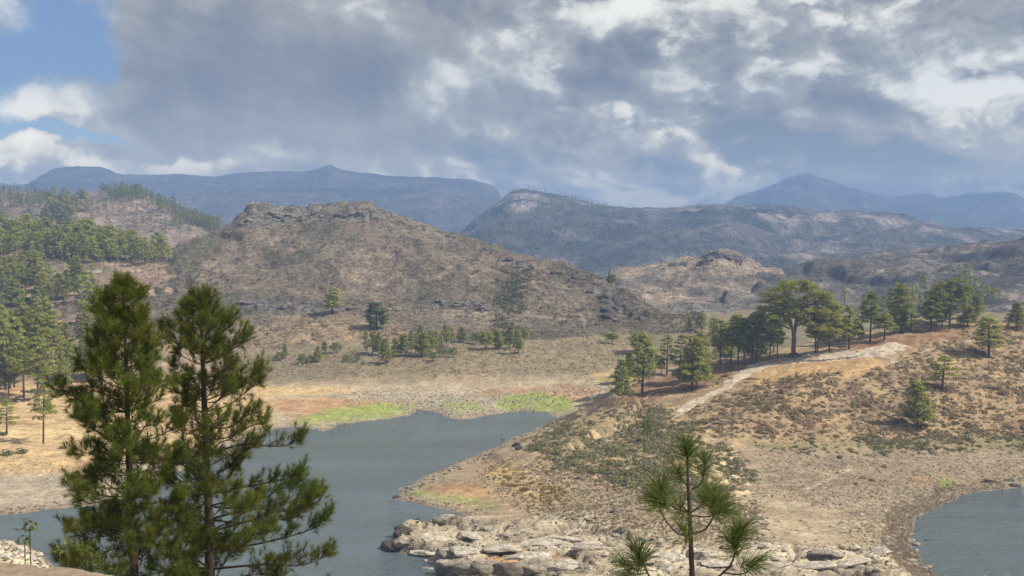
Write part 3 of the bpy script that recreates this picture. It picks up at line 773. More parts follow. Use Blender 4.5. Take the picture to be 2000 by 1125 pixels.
def rel_b(X, Y, Z, Q, P):
    up_ = sstep(0.6, 2.0, Q)
    r = ridged(X + .35 * Y, Y * .45, 95, 5, .52, 3) * 11 * up_ * (1 - 0.75 * sstep(2.6, 3.0, Q)) + fbm(X, Y, 30, 5, .55, 4) * 2.2 * sstep(0, 1, Q) + ridged(X * 1.0, Y * .5, 12, 4, .6, 5) * 0.8
    # ledges
    zz = Z + fbm(X, Y, 60, 3, .5, 9) * 6
    led = (zz / 7.0) % 1.0
    r += np.where(Q > 1.2, (sstep(0.0, 0.25, led) - led) * 4.2 * np.clip(fbm(X, Y, 50, 3, .5, 19) * 3 + .35, 0, 1), 0)
    # craggy cap
    cap = sstep(2.78, 2.9, Q) * (sstep(455, 490, P) * (1 - sstep(740, 850, P)))
    f1, f2, rid = cells(X / 6, Y / 10, 4)
    r += cap * ((rid - 0.65) * 4.0 + sstep(0, .2, f2 - f1) * 1.0)
    r += sstep(2.9, 3.0, Q) * (sstep(740, 900, P)) * (rid - .5) * 2.2
    f1, f2, rid = cells(X / 5, Y / 8, 6)
    rk = sstep(1100, 1150, P) * sstep(1.5, 2.5, Q)
    r += rk * (rid - .5) * 3.0
    r = np.where(Q < 0.5, r - 2.0 * (0.5 - Q) * 2, r)
    return r - sstep(3.0, 3.3, Q) * 1.0
def col_b(X, Y, Z, Q, px, py):
    n1 = fbm(X, Y, 60, 5, .55, 31); n2 = fbm(X, Y, 14, 5, .6, 32); n3 = fbm(X, Y, 4, 3, .6, 33); n4 = fbm(X, Y * .3, 25, 4, .6, 34)
    c = np.zeros(X.shape + (3,)) + np.array((0.235, 0.185, 0.145))
    c = mixc(c, (0.34, 0.27, 0.20), sstep(0, .35, n2 + n4 * .5))
    c = mixc(c, (0.105, 0.10, 0.07), sstep(-.06, .3, n1 * .7 + n2 * .6 + n3 * .5) * .8)
    c = mixc(c, (0.40, 0.29, 0.175), polymask(px + n2 * 30, py + n2 * 12, [(450, 640), (640, 620), (800, 640), (760, 700), (560, 705), (450, 690)], 18) * (.65 + n3))
    c = mixc(c, (0.14, 0.135, 0.09), polymask(px + n2 * 20, py + n2 * 14, [(975, 520), (1030, 515), (1010, 600), (960, 605)], 16) * .7)
    c = mixc(c, (0.12, 0.12, 0.08), polymask(px + n2 * 20, py + n2 * 10, [(540, 440), (700, 430), (830, 470), (700, 480), (560, 470)], 10) * .5 * sstep(-.2, .2, n2))
    c = mixc(c, (0.13, 0.14, 0.08), polymask(px + n2 * 20, py + n2 * 10, [(120, 600), (330, 490), (430, 450), (420, 490), (330, 560), (200, 620)], 12) * .55)
    cap = polymask(px, py + n3 * 6, [(450, 425), (500, 400), (740, 400), (780, 425), (640, 432), (560, 440), (470, 438)], 5)
    c = mixc(c, (0.22, 0.205, 0.175), cap * .9)
    c = mixc(c, (0.09, 0.08, 0.075), cap * sstep(.05, .3, -n2 - n3) * .9)
    # grey rock bands
    band = polymask(px + n2 * 20, py + n2 * 8, [(480, 590), (620, 588), (700, 602), (560, 610), (470, 604)], 5)
    band = np.maximum(band, polymask(px + n2 * 14, py + n2 * 6, [(820, 586), (960, 590), (960, 606), (860, 602)], 4))
    band = np.maximum(band, polymask(px + n2 * 14, py + n2 * 10, [(1100, 515), (1190, 565), (1290, 620), (1250, 632), (1180, 600), (1110, 540)], 6))
    c = mixc(c, (0.17, 0.15, 0.145), band * .8)
    c = mixc(c, (0.05, 0.045, 0.045), band * sstep(.05, .25, n3 + n2 * .5) * .85)
    c = mixc(c, (0.40, 0.36, 0.30), band * sstep(.15, .35, -n3) * .6)
    trk = polymask(px, py + n2 * 3, [(690, 604.5), (780, 603), (880, 606), (1000, 612), (1100, 622), (1250, 626), (1250, 628), (1100, 624.6), (1000, 614.6), (880, 608.6), (780, 605.6), (690, 607)], 1.5)
    c = mixc(c, (0.42, 0.35, 0.28), trk * .8)
    return c * (1 + .40 * n3 + .30 * n2)[..., None] * .86
S_brown = hill_obj('hill', [up(CF, 25, -15), CB, CM, CR, up(CR, 30, 90), up(CR, 130, 160)], 60, 1400, 3, [36, 60, 90, 24, 6], rel_b, col_b, M_hill)

# rocky knob hill
KC = [(1120, 600, 860), (1170, 572, 900), (1195, 540, 930), (1215, 530, 940), (1240, 525, 950), (1290, 521, 950), (1330, 513, 950), (1362, 511, 950), (1375, 503, 950), (1382, 497, 950), (1400, 492, 950), (1415, 493, 950), (1432, 494, 950), (1450, 507, 950), (1480, 521, 950), (1510, 538, 940), (1560, 565, 920), (1650, 590, 900), (1750, 600, 900)]
KM = [(1120, 630, 640), (1250, 600, 700), (1400, 575, 740), (1500, 590, 720), (1750, 620, 700)]
KB = [(1120, 665, 530), (1400, 655, 540), (1750, 660, 540)]
def rel_k(X, Y, Z, Q, P):
    f1, f2, rid = cells(X / 14, Y / 30, 14)
    r = ridged(X, Y * .6, 100, 5, .5, 23) * 11 * sstep(.3, 1, Q) * (1 - .8 * sstep(1.7, 2, Q)) + fbm(X, Y, 25, 5, .55, 24) * 2.6
    led = ((Z + fbm(X, Y, 60, 3, .5, 29) * 7) / 8.0) % 1.0
    r += (sstep(0.0, 0.2, led) - led) * 5.5 * sstep(.6, 1.2, Q) * (1 - .8 * sstep(1.7, 2, Q))
    cap = sstep(1.86, 1.95, Q) * sstep(1362, 1380, P) * (1 - sstep(1440, 1460, P))
    r += cap * ((rid - .6) * 3 + sstep(0, .2, f2 - f1) * 1.2)
    return r
def col_k(X, Y, Z, Q, px, py):
    n1 = fbm(X, Y, 70, 5, .55, 41); n2 = fbm(X, Y, 18, 5, .6, 42); n3 = fbm(X, Y, 6, 3, .6, 43)
    c = np.zeros(X.shape + (3,)) + np.array((0.27, 0.215, 0.17))
    c = mixc(c, (0.38, 0.29, 0.21), sstep(0, .35, n2))
    c = mixc(c, (0.15, 0.135, 0.12), sstep(.0, .35, n1 + n3 * .4) * .8)
    dk = np.maximum(polymask(px + n2 * 16, py + n2 * 8, [(1370, 500), (1400, 490), (1440, 492), (1455, 508), (1375, 512)], 4),
                    np.maximum(polymask(px + n2 * 20, py + n2 * 8, [(1330, 565), (1400, 560), (1430, 572), (1400, 582), (1340, 578)], 5),
                               polymask(px + n2 * 20, py + n2 * 8, [(1340, 540), (1480, 535), (1500, 550), (1380, 552)], 5) * .6))
    c = mixc(c, (0.10, 0.092, 0.09), dk * .8)
    c = mixc(c, (0.17, 0.165, 0.16), polymask(px + n2 * 20, py + n2 * 8, [(1300, 600), (1500, 560), (1700, 600), (1500, 640), (1320, 640)], 14) * .6)
    return c * (1 + .4 * n3 + .3 * n2)[..., None]
S_knob = hill_obj('hill', [up(KB, 20, -10), KB, KM, KC, up(KC, 20, 80), up(KC, 80, 160)], 1120, 1750, 3, [6, 50, 70, 10, 4], lambda X, Y, Z, Q, P: rel_k(X, Y, Z, Q - 1, P), lambda X, Y, Z, Q, px, py: col_k(X, Y, Z, Q - 1, px, py), M_hill)

RC = [(1350, 640, 800), (1400, 600, 860), (1450, 566, 900), (1500, 547, 950), (1560, 531, 1000), (1650, 520, 1000), (1700, 513, 1000), (1750, 505, 1000), (1810, 497, 1000), (1850, 495, 1000), (1930, 489, 1000), (1960, 483, 1000), (2000, 480, 1000), (2200, 472, 1000), (2500, 460, 1000)]
RM = [(1350, 650, 620), (1500, 590, 740), (1700, 570, 760), (2000, 545, 760), (2500, 520, 760)]
RB = [(1350, 670, 520), (2500, 640, 520)]
def rel_r(X, Y, Z, Q, P):
    r = ridged(X, Y * .6, 110, 5, .5, 53) * 14 * sstep(1.2, 2, Q) * (1 - .8 * sstep(2.7, 3, Q)) + fbm(X, Y, 25, 5, .55, 54) * 2.5
    led = ((Z + X * .03 + fbm(X, Y, 70, 3, .5, 59) * 7) / 9.0) % 1.0
    return r + (sstep(0.0, 0.2, led) - led) * 6.5 * sstep(1.2, 2, Q)
def col_r(X, Y, Z, Q, px, py):
    n1 = fbm(X, Y, 80, 5, .55, 61); n2 = fbm(X, Y, 18, 5, .6, 62); n3 = fbm(X, Y, 6, 3, .6, 63); n4 = fbm(X, Y * .3, 40, 4, .6, 64)
    c = np.zeros(X.shape + (3,)) + np.array((0.145, 0.13, 0.12))
    c = mixc(c, (0.29, 0.24, 0.20), sstep(0.05, .35, n2 + n4 * .6))
    c = mixc(c, (0.065, 0.065, 0.07), sstep(-.02, .2, n1 * .6 + n4) * .9)
    c = mixc(c, (0.32, 0.26, 0.20), sstep(2.8, 3.0, Q) * .5)
    return c * (1 + .4 * n3 + .3 * n2)[..., None]
S_right = hill_obj('hill', [up(RB, 20, -10), RB, RM, RC, up(RC, 20, 90), up(RC, 80, 180)], 1350, 2400, 3.5, [6, 40, 80, 10, 4], rel_r, col_r, M_hill)

L1C = [(-500, 440, 760), (-100, 440, 760), (0, 447, 760), (80, 455, 760), (150, 462, 750), (200, 470, 740), (250, 480, 730), (330, 500, 710), (400, 520, 700), (480, 560, 690)]
L1M = [(-500, 520, 640), (0, 515, 640), (200, 525, 630), (330, 540, 620), (480, 580, 600)]
L1B = [(-500, 640, 500), (0, 620, 520), (200, 610, 530), (480, 640, 530)]
def rel_l(X, Y, Z, Q, P):
    return ridged(X, Y, 120, 5, .5, 73) * 6 * sstep(1.2, 2, Q) * (1 - .7 * sstep(2.7, 3, Q)) + fbm(X, Y, 25, 5, .55, 74) * 2.0
def col_l(X, Y, Z, Q, px, py):
    n1 = fbm(X, Y, 60, 5, .55, 81); n2 = fbm(X, Y, 16, 5, .6, 82); n3 = fbm(X, Y, 5, 3, .6, 83)
    c = np.zeros(X.shape + (3,)) + np.array((0.30, 0.215, 0.165))
    c = mixc(c, (0.40, 0.29, 0.22), sstep(0, .35, n2))
    c = mixc(c, (0.14, 0.13, 0.085), sstep(.0, .35, n1 + n3 * .4) * .8)
    rd = polymask(px, py + n2 * 3, [(0, 541), (40, 537), (90, 538), (150, 530), (200, 528), (200, 532), (150, 534), (90, 542), (0, 545)], 1.5)
    c = mixc(c, (0.60, 0.55, 0.46), rd * .8)
    return c * (1 + .4 * n3 + .25 * n2)[..., None]
S_left1 = hill_obj('hill', [up(L1B, 20, -20), L1B, L1M, L1C, up(L1C, 20, 60), up(L1C, 90, 140)], -420, 480, 3.5, [6, 40, 50, 8, 4], rel_l, col_l, M_hill)
L2C = [(-500, 375, 1400), (-100, 372, 1400), (0, 374, 1400), (60, 374, 1400), (100, 384, 1390), (150, 384, 1380), (190, 376, 1370), (250, 374, 1360), (290, 388, 1350), (340, 408, 1340), (400, 432, 1320), (450, 455, 1300), (560, 500, 1280)]
L2M = [(-500, 430, 1150), (0, 430, 1150), (250, 440, 1120), (400, 470, 1100), (560, 520, 1080)]
L2B = [(-500, 520, 850), (300, 520, 850), (560, 560, 850)]
def rel_l2(X, Y, Z, Q, P):
    return ridged(X, Y, 220, 5, .5, 93) * 14 * sstep(1.2, 2, Q) * (1 - .8 * sstep(2.7, 3, Q)) + fbm(X, Y, 50, 5, .55, 94) * 4.0 * (1 - .5 * sstep(2.7, 3, Q))
def col_l2(X, Y, Z, Q, px, py):
    n1 = fbm(X, Y, 110, 5, .55, 101); n2 = fbm(X, Y, 30, 5, .6, 102); n3 = fbm(X, Y, 9, 3, .6, 103)
    c = np.zeros(X.shape + (3,)) + np.array((0.27, 0.20, 0.165))
    c = mixc(c, (0.36, 0.27, 0.22), sstep(0, .35, n2))
    c = mixc(c, (0.13, 0.13, 0.09), sstep(.0, .35, n1 + n3 * .4) * .7)
    return c * (1 + .4 * n3 + .25 * n2)[..., None]
S_left2 = hill_obj('hill', [up(L2B, 20, -20), L2B, L2M, L2C, up(L2C, 15, 100), up(L2C, 80, 250)], -420, 560, 3.5, [6, 30, 60, 8, 4], rel_l2, col_l2, M_hill)

# blue mountains
def mountain(curves, x0, x1, nper, amp, sc, base, alt, seed, dark=(0.07, 0.075, 0.07)):
    def rel(X, Y, Z, Q, P):
        n = len(curves)
        top = n - 3
        r = ridged(X, Y * .8, sc, 6, .5, seed) * amp * sstep(0, 1, Q) * (1 - .96 * sstep(top - .95, top - .1, Q)) + fbm(X, Y, sc * .12, 4, .5, seed + 1) * amp * .10 + ridged(X, Y * .3, sc * .10, 3, .55, seed + 3) * amp * .11
        led = ((Z + fbm(X, Y, sc, 3, .5, seed + 2) * amp) / (amp * .9)) % 1.0
        return r + (sstep(0, .2, led) - led) * amp * .35 * sstep(.8, 1.3, Q) * (1 - sstep(top - .35, top, Q) * .9)
    def colf(X, Y, Z, Q, px, py):
        n1 = fbm(X, Y, sc * .9, 5, .6, seed + 5); n2 = fbm(X, Y, sc * .25, 5, .6, seed + 6)
        c = np.zeros(X.shape + (3,)) + np.array(base)
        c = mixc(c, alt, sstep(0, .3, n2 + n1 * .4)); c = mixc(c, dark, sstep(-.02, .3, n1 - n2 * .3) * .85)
        if seed == 111:     # bare pale rock of the crag
            c = mixc(c, (.40, .36, .33), polymask(px + n2 * 16, py + n2 * 10, [(980, 392), (1010, 374), (1060, 378), (1075, 400), (1030, 412), (985, 425)], 8) * sstep(-.15, .15, n2))
            c = mixc(c, (.36, .31, .29), polymask(px + n2 * 26, py + n2 * 9, [(1500, 412), (1720, 420), (1770, 436), (1600, 436), (1480, 428)], 8) * sstep(-.15, .15, n2))
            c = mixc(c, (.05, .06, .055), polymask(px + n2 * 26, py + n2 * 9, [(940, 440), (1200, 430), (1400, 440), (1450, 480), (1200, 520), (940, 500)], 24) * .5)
        return c * (1 + .35 * n2)[..., None]
    return hill_obj('mountain', curves, x0, x1, 4, nper, rel, colf, M_far)
M2C = [(820, 500, 2500), (880, 468, 2500), (900, 456, 2500), (925, 432, 2500), (950, 408, 2550), (975, 396, 2600), (982, 391, 2600), (986, 384, 2600), (996, 380, 2600), (1000, 374, 2600), (1012, 372, 2600), (1026, 369, 2600), (1036, 374, 2600), (1050, 375, 2600), (1090, 383, 2600), (1120, 388, 2600), (1150, 398, 2600), (1180, 405, 2600), (1250, 408, 2650), (1320, 408, 2700), (1400, 401, 2700),
       (1450, 403, 2700), (1500, 401, 2700), (1560, 405, 2650), (1600, 413, 2600), (1650, 412, 2600), (1720, 418, 2600), (1745, 424, 2600), (1760, 433, 2600), (1800, 445, 2600), (1850, 447, 2600), (1870, 455, 2600), (1900, 458, 2600), (1950, 460, 2600), (2000, 466, 2600), (2300, 480, 2600), (2500, 485, 2600)]
M2M = [(820, 520, 2000), (1000, 450, 2150), (1400, 455, 2150), (1700, 455, 2150), (2500, 510, 2100)]
M2B = [(820, 580, 1500), (2500, 560, 1500)]
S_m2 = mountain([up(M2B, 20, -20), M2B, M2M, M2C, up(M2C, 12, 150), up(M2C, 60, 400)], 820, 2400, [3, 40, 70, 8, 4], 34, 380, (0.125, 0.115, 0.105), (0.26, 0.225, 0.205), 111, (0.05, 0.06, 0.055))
M1C = [(-500, 385, 4500), (-300, 378, 4500), (60, 362, 4500), (68, 353, 4500), (76, 353, 4500), (82, 345, 4500), (110, 332, 4500), (135, 327, 4500), (160, 326, 4500), (200, 328, 4500), (240, 341, 4500), (290, 344, 4500), (350, 341, 4500), (430, 347, 4500), (470, 339, 4500), (520, 336, 4500), (600, 337, 4500), (625, 331, 4500), (645, 322, 4500), (665, 331, 4500),
       (700, 338, 4500), (760, 345, 4500), (850, 348, 4500), (920, 352, 4500), (950, 360, 4500), (974, 372, 4500), (982, 390, 4500), (1000, 420, 4500), (1040, 445, 4500), (1150, 470, 4500)]
M1M = [(-500, 410, 3800), (100, 385, 3800), (500, 385, 3800), (900, 400, 3800), (1150, 480, 3800)]
M1B = [(-500, 500, 2900), (1150, 520, 2900)]
S_m1 = mountain([up(M1B, 20, -20), M1B, M1M, M1C, up(M1C, 8, 200), up(M1C, 40, 600)], -420, 1150, [3, 30, 50, 6, 4], 40, 700, (0.12, 0.115, 0.11), (0.17, 0.15, 0.14), 131, (0.06, 0.065, 0.06))
M3C = [(1360, 430, 6000), (1400, 412, 6000), (1420, 396, 6000), (1440, 386, 6000), (1480, 373, 6000), (1530, 353, 6000), (1550, 345, 6000), (1570, 342, 6000), (1585, 343, 6000), (1600, 350, 6000), (1650, 365, 6000), (1700, 380, 6000), (1740, 388, 6000), (1765, 385, 6000), (1790, 382, 6000), (1812, 380, 6000), (1830, 388, 6000), (1870, 384, 6000), (1900, 378, 6000), (1940, 378, 6000), (1970, 377, 6000), (1985, 382, 6000), (1993, 392, 6000), (2050, 396, 6000), (2500, 405, 6000)]
M3B = [(1360, 500, 4200), (2500, 500, 4200)]
S_m3 = mountain([up(M3B, 20, -20), M3B, [(a, b + 40, 5200) for a, b, c in M3C], M3C, up(M3C, 8, 200), up(M3C, 30, 400)], 1360, 2400, [3, 20, 60, 6, 4], 70, 600, (0.12, 0.12, 0.12), (0.20, 0.19, 0.18), 151)
SPC = [(620, 440, 1700), (690, 418, 1700), (740, 414, 1700), (790, 424, 1700), (835, 444, 1700), (870, 462, 1700), (900, 480, 1700), (960, 500, 1700), (1050, 520, 1700)]
S_sp = mountain([[(620, 520, 1350), (1050, 540, 1350)], [(620, 470, 1500), (1050, 520, 1500)], SPC, up(SPC, 10, 80), up(SPC, 60, 200)], 620, 1050, [14, 20, 6, 4], 9, 150, (0.25, 0.225, 0.2), (0.33, 0.30, 0.26), 171, (0.15, 0.14, 0.13))

# ------------------------------------------------------------------ haze
def haze():
    m, N, L = new_mat('haze')
    out = N.new('ShaderNodeOutputMaterial')
    v = N.new('ShaderNodeVolumePrincipled')
    v.inputs['Color'].default_value = (0.26, 0.42, 0.77, 1)
    v.inputs['Density'].default_value = 0.00028
    v.inputs['Anisotropy'].default_value = 0.0
    L.new(v.outputs[0], out.inputs['Volume'])
    V, Fa = box(-5800, 5800, -60, 9300, -56, 325)
    me = mk_mesh('haze', V, Fa, m)
    link('haze', me, kind='stuff', label='pale blue haze in the air over the lake and the mountains')
haze()

# ------------------------------------------------------------------ trees
def rdir(n, rng):
    v = rng.normal(size=(n, 3)); return v / np.linalg.norm(v, axis=1)[:, None]
def clump(g, c, r, flat, n, ls, rng, col, tipcol):
    d = rdir(n, rng); d[:, 2] = np.abs(d[:, 2]) * 1.2 - 0.35
    d /= np.linalg.norm(d, axis=1)[:, None]
    rad = r * (0.72 + 0.3 * rng.random(n))[:, None]
    base = c + d * rad * np.array([1, 1, flat])
    # leaf sprays lie roughly along the surface of their clump, so it catches light on top and stays dark below
    nn = d * .75 + rng.normal(0, .33, (n, 3)) + np.array([0, 0, .45]); nn /= np.linalg.norm(nn, axis=1)[:, None]
    o = np.cross(nn, rdir(n, rng)); o /= np.linalg.norm(o, axis=1)[:, None] + 1e-9
    s = np.cross(nn, o)
    L_ = ls * (0.6 + 0.8 * rng.random(n))[:, None]; W = L_ * 0.30
    V = np.stack([base - s * W - o * L_ * .3, base + s * W - o * L_ * .3, base + o * L_], 1).reshape(-1, 3)
    Fa = np.arange(3 * n).reshape(-1, 3)
    k = np.clip(0.35 + rng.normal(0, .3, n), 0, 1)
    cc = np.asarray(col)[None] * (1 - k[:, None]) + np.asarray(tipcol)[None] * k[:, None]
    g.add(V, Fa, np.repeat(cc, 3, 0))
GREEN, TIP = (0.19, 0.215, 0.048), (0.44, 0.43, 0.11)
def pine(seed, h, R, base, prof, nl, cr, flat, npc, ls, rise=0.25, tr=0.017, col=GREEN, tip=TIP, lean=0.0, trunk_mat=None):
    """one pine of height h: returns trunk mesh and crown mesh"""
    rng = np.random.default_rng(seed)
    tg, cg = Geo(), Geo()
    bx, by = rng.normal(0, .02, 2) * h + np.array([lean, 0])
    tp = spline([(0, 0, -h * .03), (bx * .3, by * .5, h * .35), (bx * .8, by, h * .7), (bx, by, h * .97)], 10)
    tg.add(*tube(tp, h * tr * (1 - np.linspace(0, 1, 10) ** 1.3 * .85), 7))
    az = rng.random() * 6
    for i in range(nl):
        t = (i + rng.random() * .8) / nl
        z = h * (base + (1 - base) * t * .985)
        p0 = np.array([np.interp(z, tp[:, 2], tp[:, 0]), np.interp(z, tp[:, 2], tp[:, 1]), z])
        az += 2.4 + rng.normal(0, .4)
        Lb = R * prof(t) * (0.68 + .4 * rng.random())
        rs = rise * (0.6 + .8 * rng.random()) + .5 * t ** 3
        d = np.array([math.cos(az), math.sin(az), 0])
        p1 = p0 + d * Lb * .55 + np.array([0, 0, Lb * rs * .35]); p2 = p0 + d * Lb + np.array([0, 0, Lb * rs])
        if Lb > .5: tg.add(*tube([p0, p1, p2], [h * tr * .28, h * tr * .18, h * tr * .05], 4, False))
        k = max(1, int(Lb * .75 / (cr * .75)))
        for j in range(k):
            q = 1 - j * (.68 / max(k, 1)) if k > 1 else .8
            c = p0 + (p2 - p0) * q + rng.normal(0, cr * .22, 3); c[2] += cr * flat * .3
            rr = cr * (.75 + .5 * rng.random()) * (1 - .25 * t)
            clump(cg, c, rr, flat, int(npc * (.7 + .6 * rng.random())), ls, rng, col, tip)
    clump(cg, np.array([tp[-1][0], tp[-1][1], h * .965]), cr * .6, 1.1, npc, ls, rng, col, tip)
    return tg.mesh('trunk', trunk_mat or M_bark, True), cg.mesh('crown', M_leaf)
P_cone = lambda t: (1 - t) ** .75 * .93 + .07
P_col = lambda t: math.sin(PI * min(1, .22 + t * .78)) ** .6 * .9 + .08
P_round = lambda t: math.sqrt(max(0, 1 - (t * 1.05 - .35) ** 2 / .55)) * .95 + .05
P_egg = lambda t: math.sin(PI * min(1, (.28 + t * .72))) ** .8
TR = {}
KINDS = {
    'cone': [pine(s, 12, 3.1, .12, P_cone, 60, 1.0, .8, 46, .42) for s in (1, 2, 3)],
    'slender': [pine(s, 14, 2.3, .22, P_col, 50, 1.0, .65, 42, .44) for s in (11, 12, 13)],
    'tall': [pine(s, 18, 3.8, .38, P_egg, 38, 1.4, .5, 62, .52, .12) for s in (21, 22, 23, 24)],
    'open': [pine(s, 15, 3.2, .30, P_egg, 24, 1.1, .45, 50, .48, .05) for s in (31, 32, 33)],
    'round': [pine(s, 14, 5.4, .32, P_round, 44, 1.7, .55, 70, .52, .35, .022) for s in (41, 42)],
    'bush': [pine(s, 5, 2.5, .15, P_round, 24, .85, .7, 34, .34, .3, .02, (0.12, .15, .045), (.25, .27, .08)) for s in (51, 52)],
    'far': [pine(s, 12, 3.0, .2, P_col, 22, 1.5, .7, 24, .75) for s in (61, 62, 63, 64)],
}
KINDS['dark'] = [pine(71, 12, 3.1, .1, P_round, 46, 1.0, .8, 46, .42, .3, .02, (.07, .10, .04), (.16, .19, .07))]
KH = {'dark': 12, 'cone': 12, 'slender': 14, 'tall': 18, 'open': 15, 'round': 14, 'bush': 5, 'far': 12}
KR = {'dark': 3.1, 'cone': 3.1, 'slender': 2.5, 'tall': 3.9, 'open': 3.2, 'round': 5.6, 'bush': 2.6, 'far': 3.2}
def tree(loc, kind, h, label, group=None, wide=None, name='pine_tree', cat='tree', parts=True, seed=None):
    k = seed if seed is not None else random.randrange(99)
    tm, cm = KINDS[kind][k % len(KINDS[kind])]
    s = h / KH[kind]; w = s if wide is None else (wide / 2) / KR[kind]
    o = bpy.data.objects.new(name, None); COL.objects.link(o); o.empty_display_size = .5
    o.location = loc; o.scale = (w, w, s); o.rotation_euler = (random.gauss(0, .03), random.gauss(0, .03), random.uniform(0, 6.28))
    tag(o, label, cat, group)
    link('trunk', tm, o); link('crown', cm, o)
    return o
def px_tree(S, px, py, top, w, kind, label, group=None, seed=None, name='pine_tree', dY=0):
    p = S.at(px, py)
    if dY: p[1] += dY; p[0] *= (p[1] / (p[1] - dY)); p[2] = gz(p[0], p[1])
    h = p[1] * (py - top) / F * 1.03
    return tree(p, kind, h, label, group, w * p[1] / F, name=name, seed=seed)

R_ = 'pines along the ridge path'
for px, py, top, w, kind, lab, sd in [
    (1254, 767, 657, 54, 'slender', 'slender pine alone low on the ridge, nearest the dry lake flats', 0),
    (1301, 733, 661, 42, 'open', 'thin open pine between the slender lone pine and the dense pair', 0),
    (1350, 762, 661, 74, 'cone', 'dense dark green pine with crown nearly to the ground left of the path', 1),
    (1360, 757, 668, 56, 'cone', 'second trunk of the dense pair, half hidden behind its neighbour', 2),
    (1372, 742, 655, 44, 'slender', 'yellowish pine top showing behind the dense pair', 1),
    (1328, 742, 657, 40, 'open', 'pale green pine just left behind the dense pair', 2),
    (1408, 712, 626, 44, 'tall', 'leftmost pine of the thicket beside the great old pine', 0),
    (1425, 712, 620, 46, 'tall', 'second pine from the left in the thicket by the old pine', 1),
    (1441, 714, 618, 46, 'tall', 'bare stemmed pine in the middle of the thicket by the old pine', 2),
    (1455, 713, 624, 42, 'tall', 'pine right of middle in the thicket left of the old pine', 3),
    (1470, 708, 612, 44, 'tall', 'dark pine under the left limbs of the great old pine', 0),
    (1478, 706, 672, 44, 'bush', 'low bright young pine at the right foot of the thicket', 0),
    (1504, 700, 622, 34, 'tall', 'bare straight stem just left of the great old pine', 1),
    (1520, 698, 630, 30, 'tall', 'second thin stem between the thicket and the old pine', 2),
    (1592, 689, 600, 44, 'tall', 'pine close behind the right limbs of the great old pine', 3),
    (1597, 689, 620, 40, 'tall', 'twin stem close behind the right limbs of the old pine', 0),
    (1620, 687, 610, 46, 'open', 'pale pine in the gap right of the great old pine', 1),
    (1658, 682, 602, 48, 'open', 'single dark stemmed pine first right of the old pine', 0),
    (1701, 665, 574, 50, 'tall', 'pointed pine second right of the old pine on the red bank', 1),
    (1727, 664, 614, 42, 'tall', 'lower bright pine between the pointed and the tallest pine', 2),
    (1760, 652, 558, 52, 'tall', 'tallest thin pine on the red bank right of the path', 3),
    (1780, 649, 606, 40, 'open', 'short pine just right of the tallest thin pine', 2),
    (1818, 648, 578, 42, 'tall', 'long stemmed pine left of the round crowned tree', 0),
    (1840, 641, 600, 36, 'open', 'small pine squeezed behind the round crowned tree', 0),
    (1856, 643, 560, 84, 'round', 'round dark crowned pine on top of the ridge above the path', 0),
    (1888, 638, 604, 44, 'cone', 'low pine hard against the right side of the round crowned tree', 0),
    (1931, 696, 624, 58, 'slender', 'sparse grey green pine in dry scrub under the right skyline', 1),
    (1840, 760, 696, 62, 'open', 'small open pine halfway down the scrub slope', 1),
    (1794, 835, 750, 68, 'cone', 'dense bright green cone shaped pine at the foot of the scrub slope', 0),
    (1985, 643, 595, 44, 'cone', 'squat pine at the right picture edge above the dry scrub', 1),
    (1932, 597, 560, 24, 'slender', 'left one of two small pines on the upper right slope', 0),
    (1947, 598, 562, 26, 'slender', 'right one of two small pines on the upper right slope', 1),
    (1962, 580, 531, 28, 'cone', 'dark pine at the left end of the upper right wood', 2),
    (1979, 582, 520, 36, 'cone', 'bright tall pine standing out of the upper right wood', 0),
    (1992, 575, 508, 40, 'cone', 'highest dark pine of the upper right wood', 1),
    (2010, 575, 505, 40, 'cone', 'pine cut by the right picture edge in the upper right wood', 2),
    (1946, 577, 540, 26, 'cone', 'low dark pine beginning the upper right wood', 0),
    (1266, 862, 820, 28, 'bush', 'lone small grey green bush tree in the olive scrub below the ridge', 1)]:
    px_tree(SG, px, py, top, w, kind, lab, R_ if 'dry lake' not in lab else None, sd)
# trees rooted behind the crest
for i in range(66):
    px = random.uniform(1590, 1915) if i < 46 else random.uniform(1395, 1510) if i < 58 else random.uniform(1210, 1390)
    p = SG.at(px, np.interp(px, [1130, 1250, 1400, 1550, 1700, 1850, 1930], [792, 758, 716, 692, 669, 644, 640]))
    dY = random.uniform(8, 45) if i < 58 else random.uniform(8, 30)
    Y = p[1] + dY; x = p[0] * Y / p[1]
    top = np.interp(px, [1210, 1390, 1430, 1650, 1760, 1900], [690, 670, 640, 626, 608, 590]) + random.uniform(-16, 22)
    z = gz(x, Y); h = ZAT(top, Y) - z
    if h < 4: continue
    h = min(h, 19)
    tree((x, Y, z), random.choice(['tall', 'cone', 'cone', 'slender']), h, 'green pine behind the ridge crest, ' + ('near the old pine' if abs(px - 1551) < 110 else 'left of the old pine' if px < 1440 else 'under the far grey slope'), 'pines behind the ridge crest, ' + ('middle' if abs(px - 1551) < 110 else 'left' if px < 1440 else 'right'), h * .58)

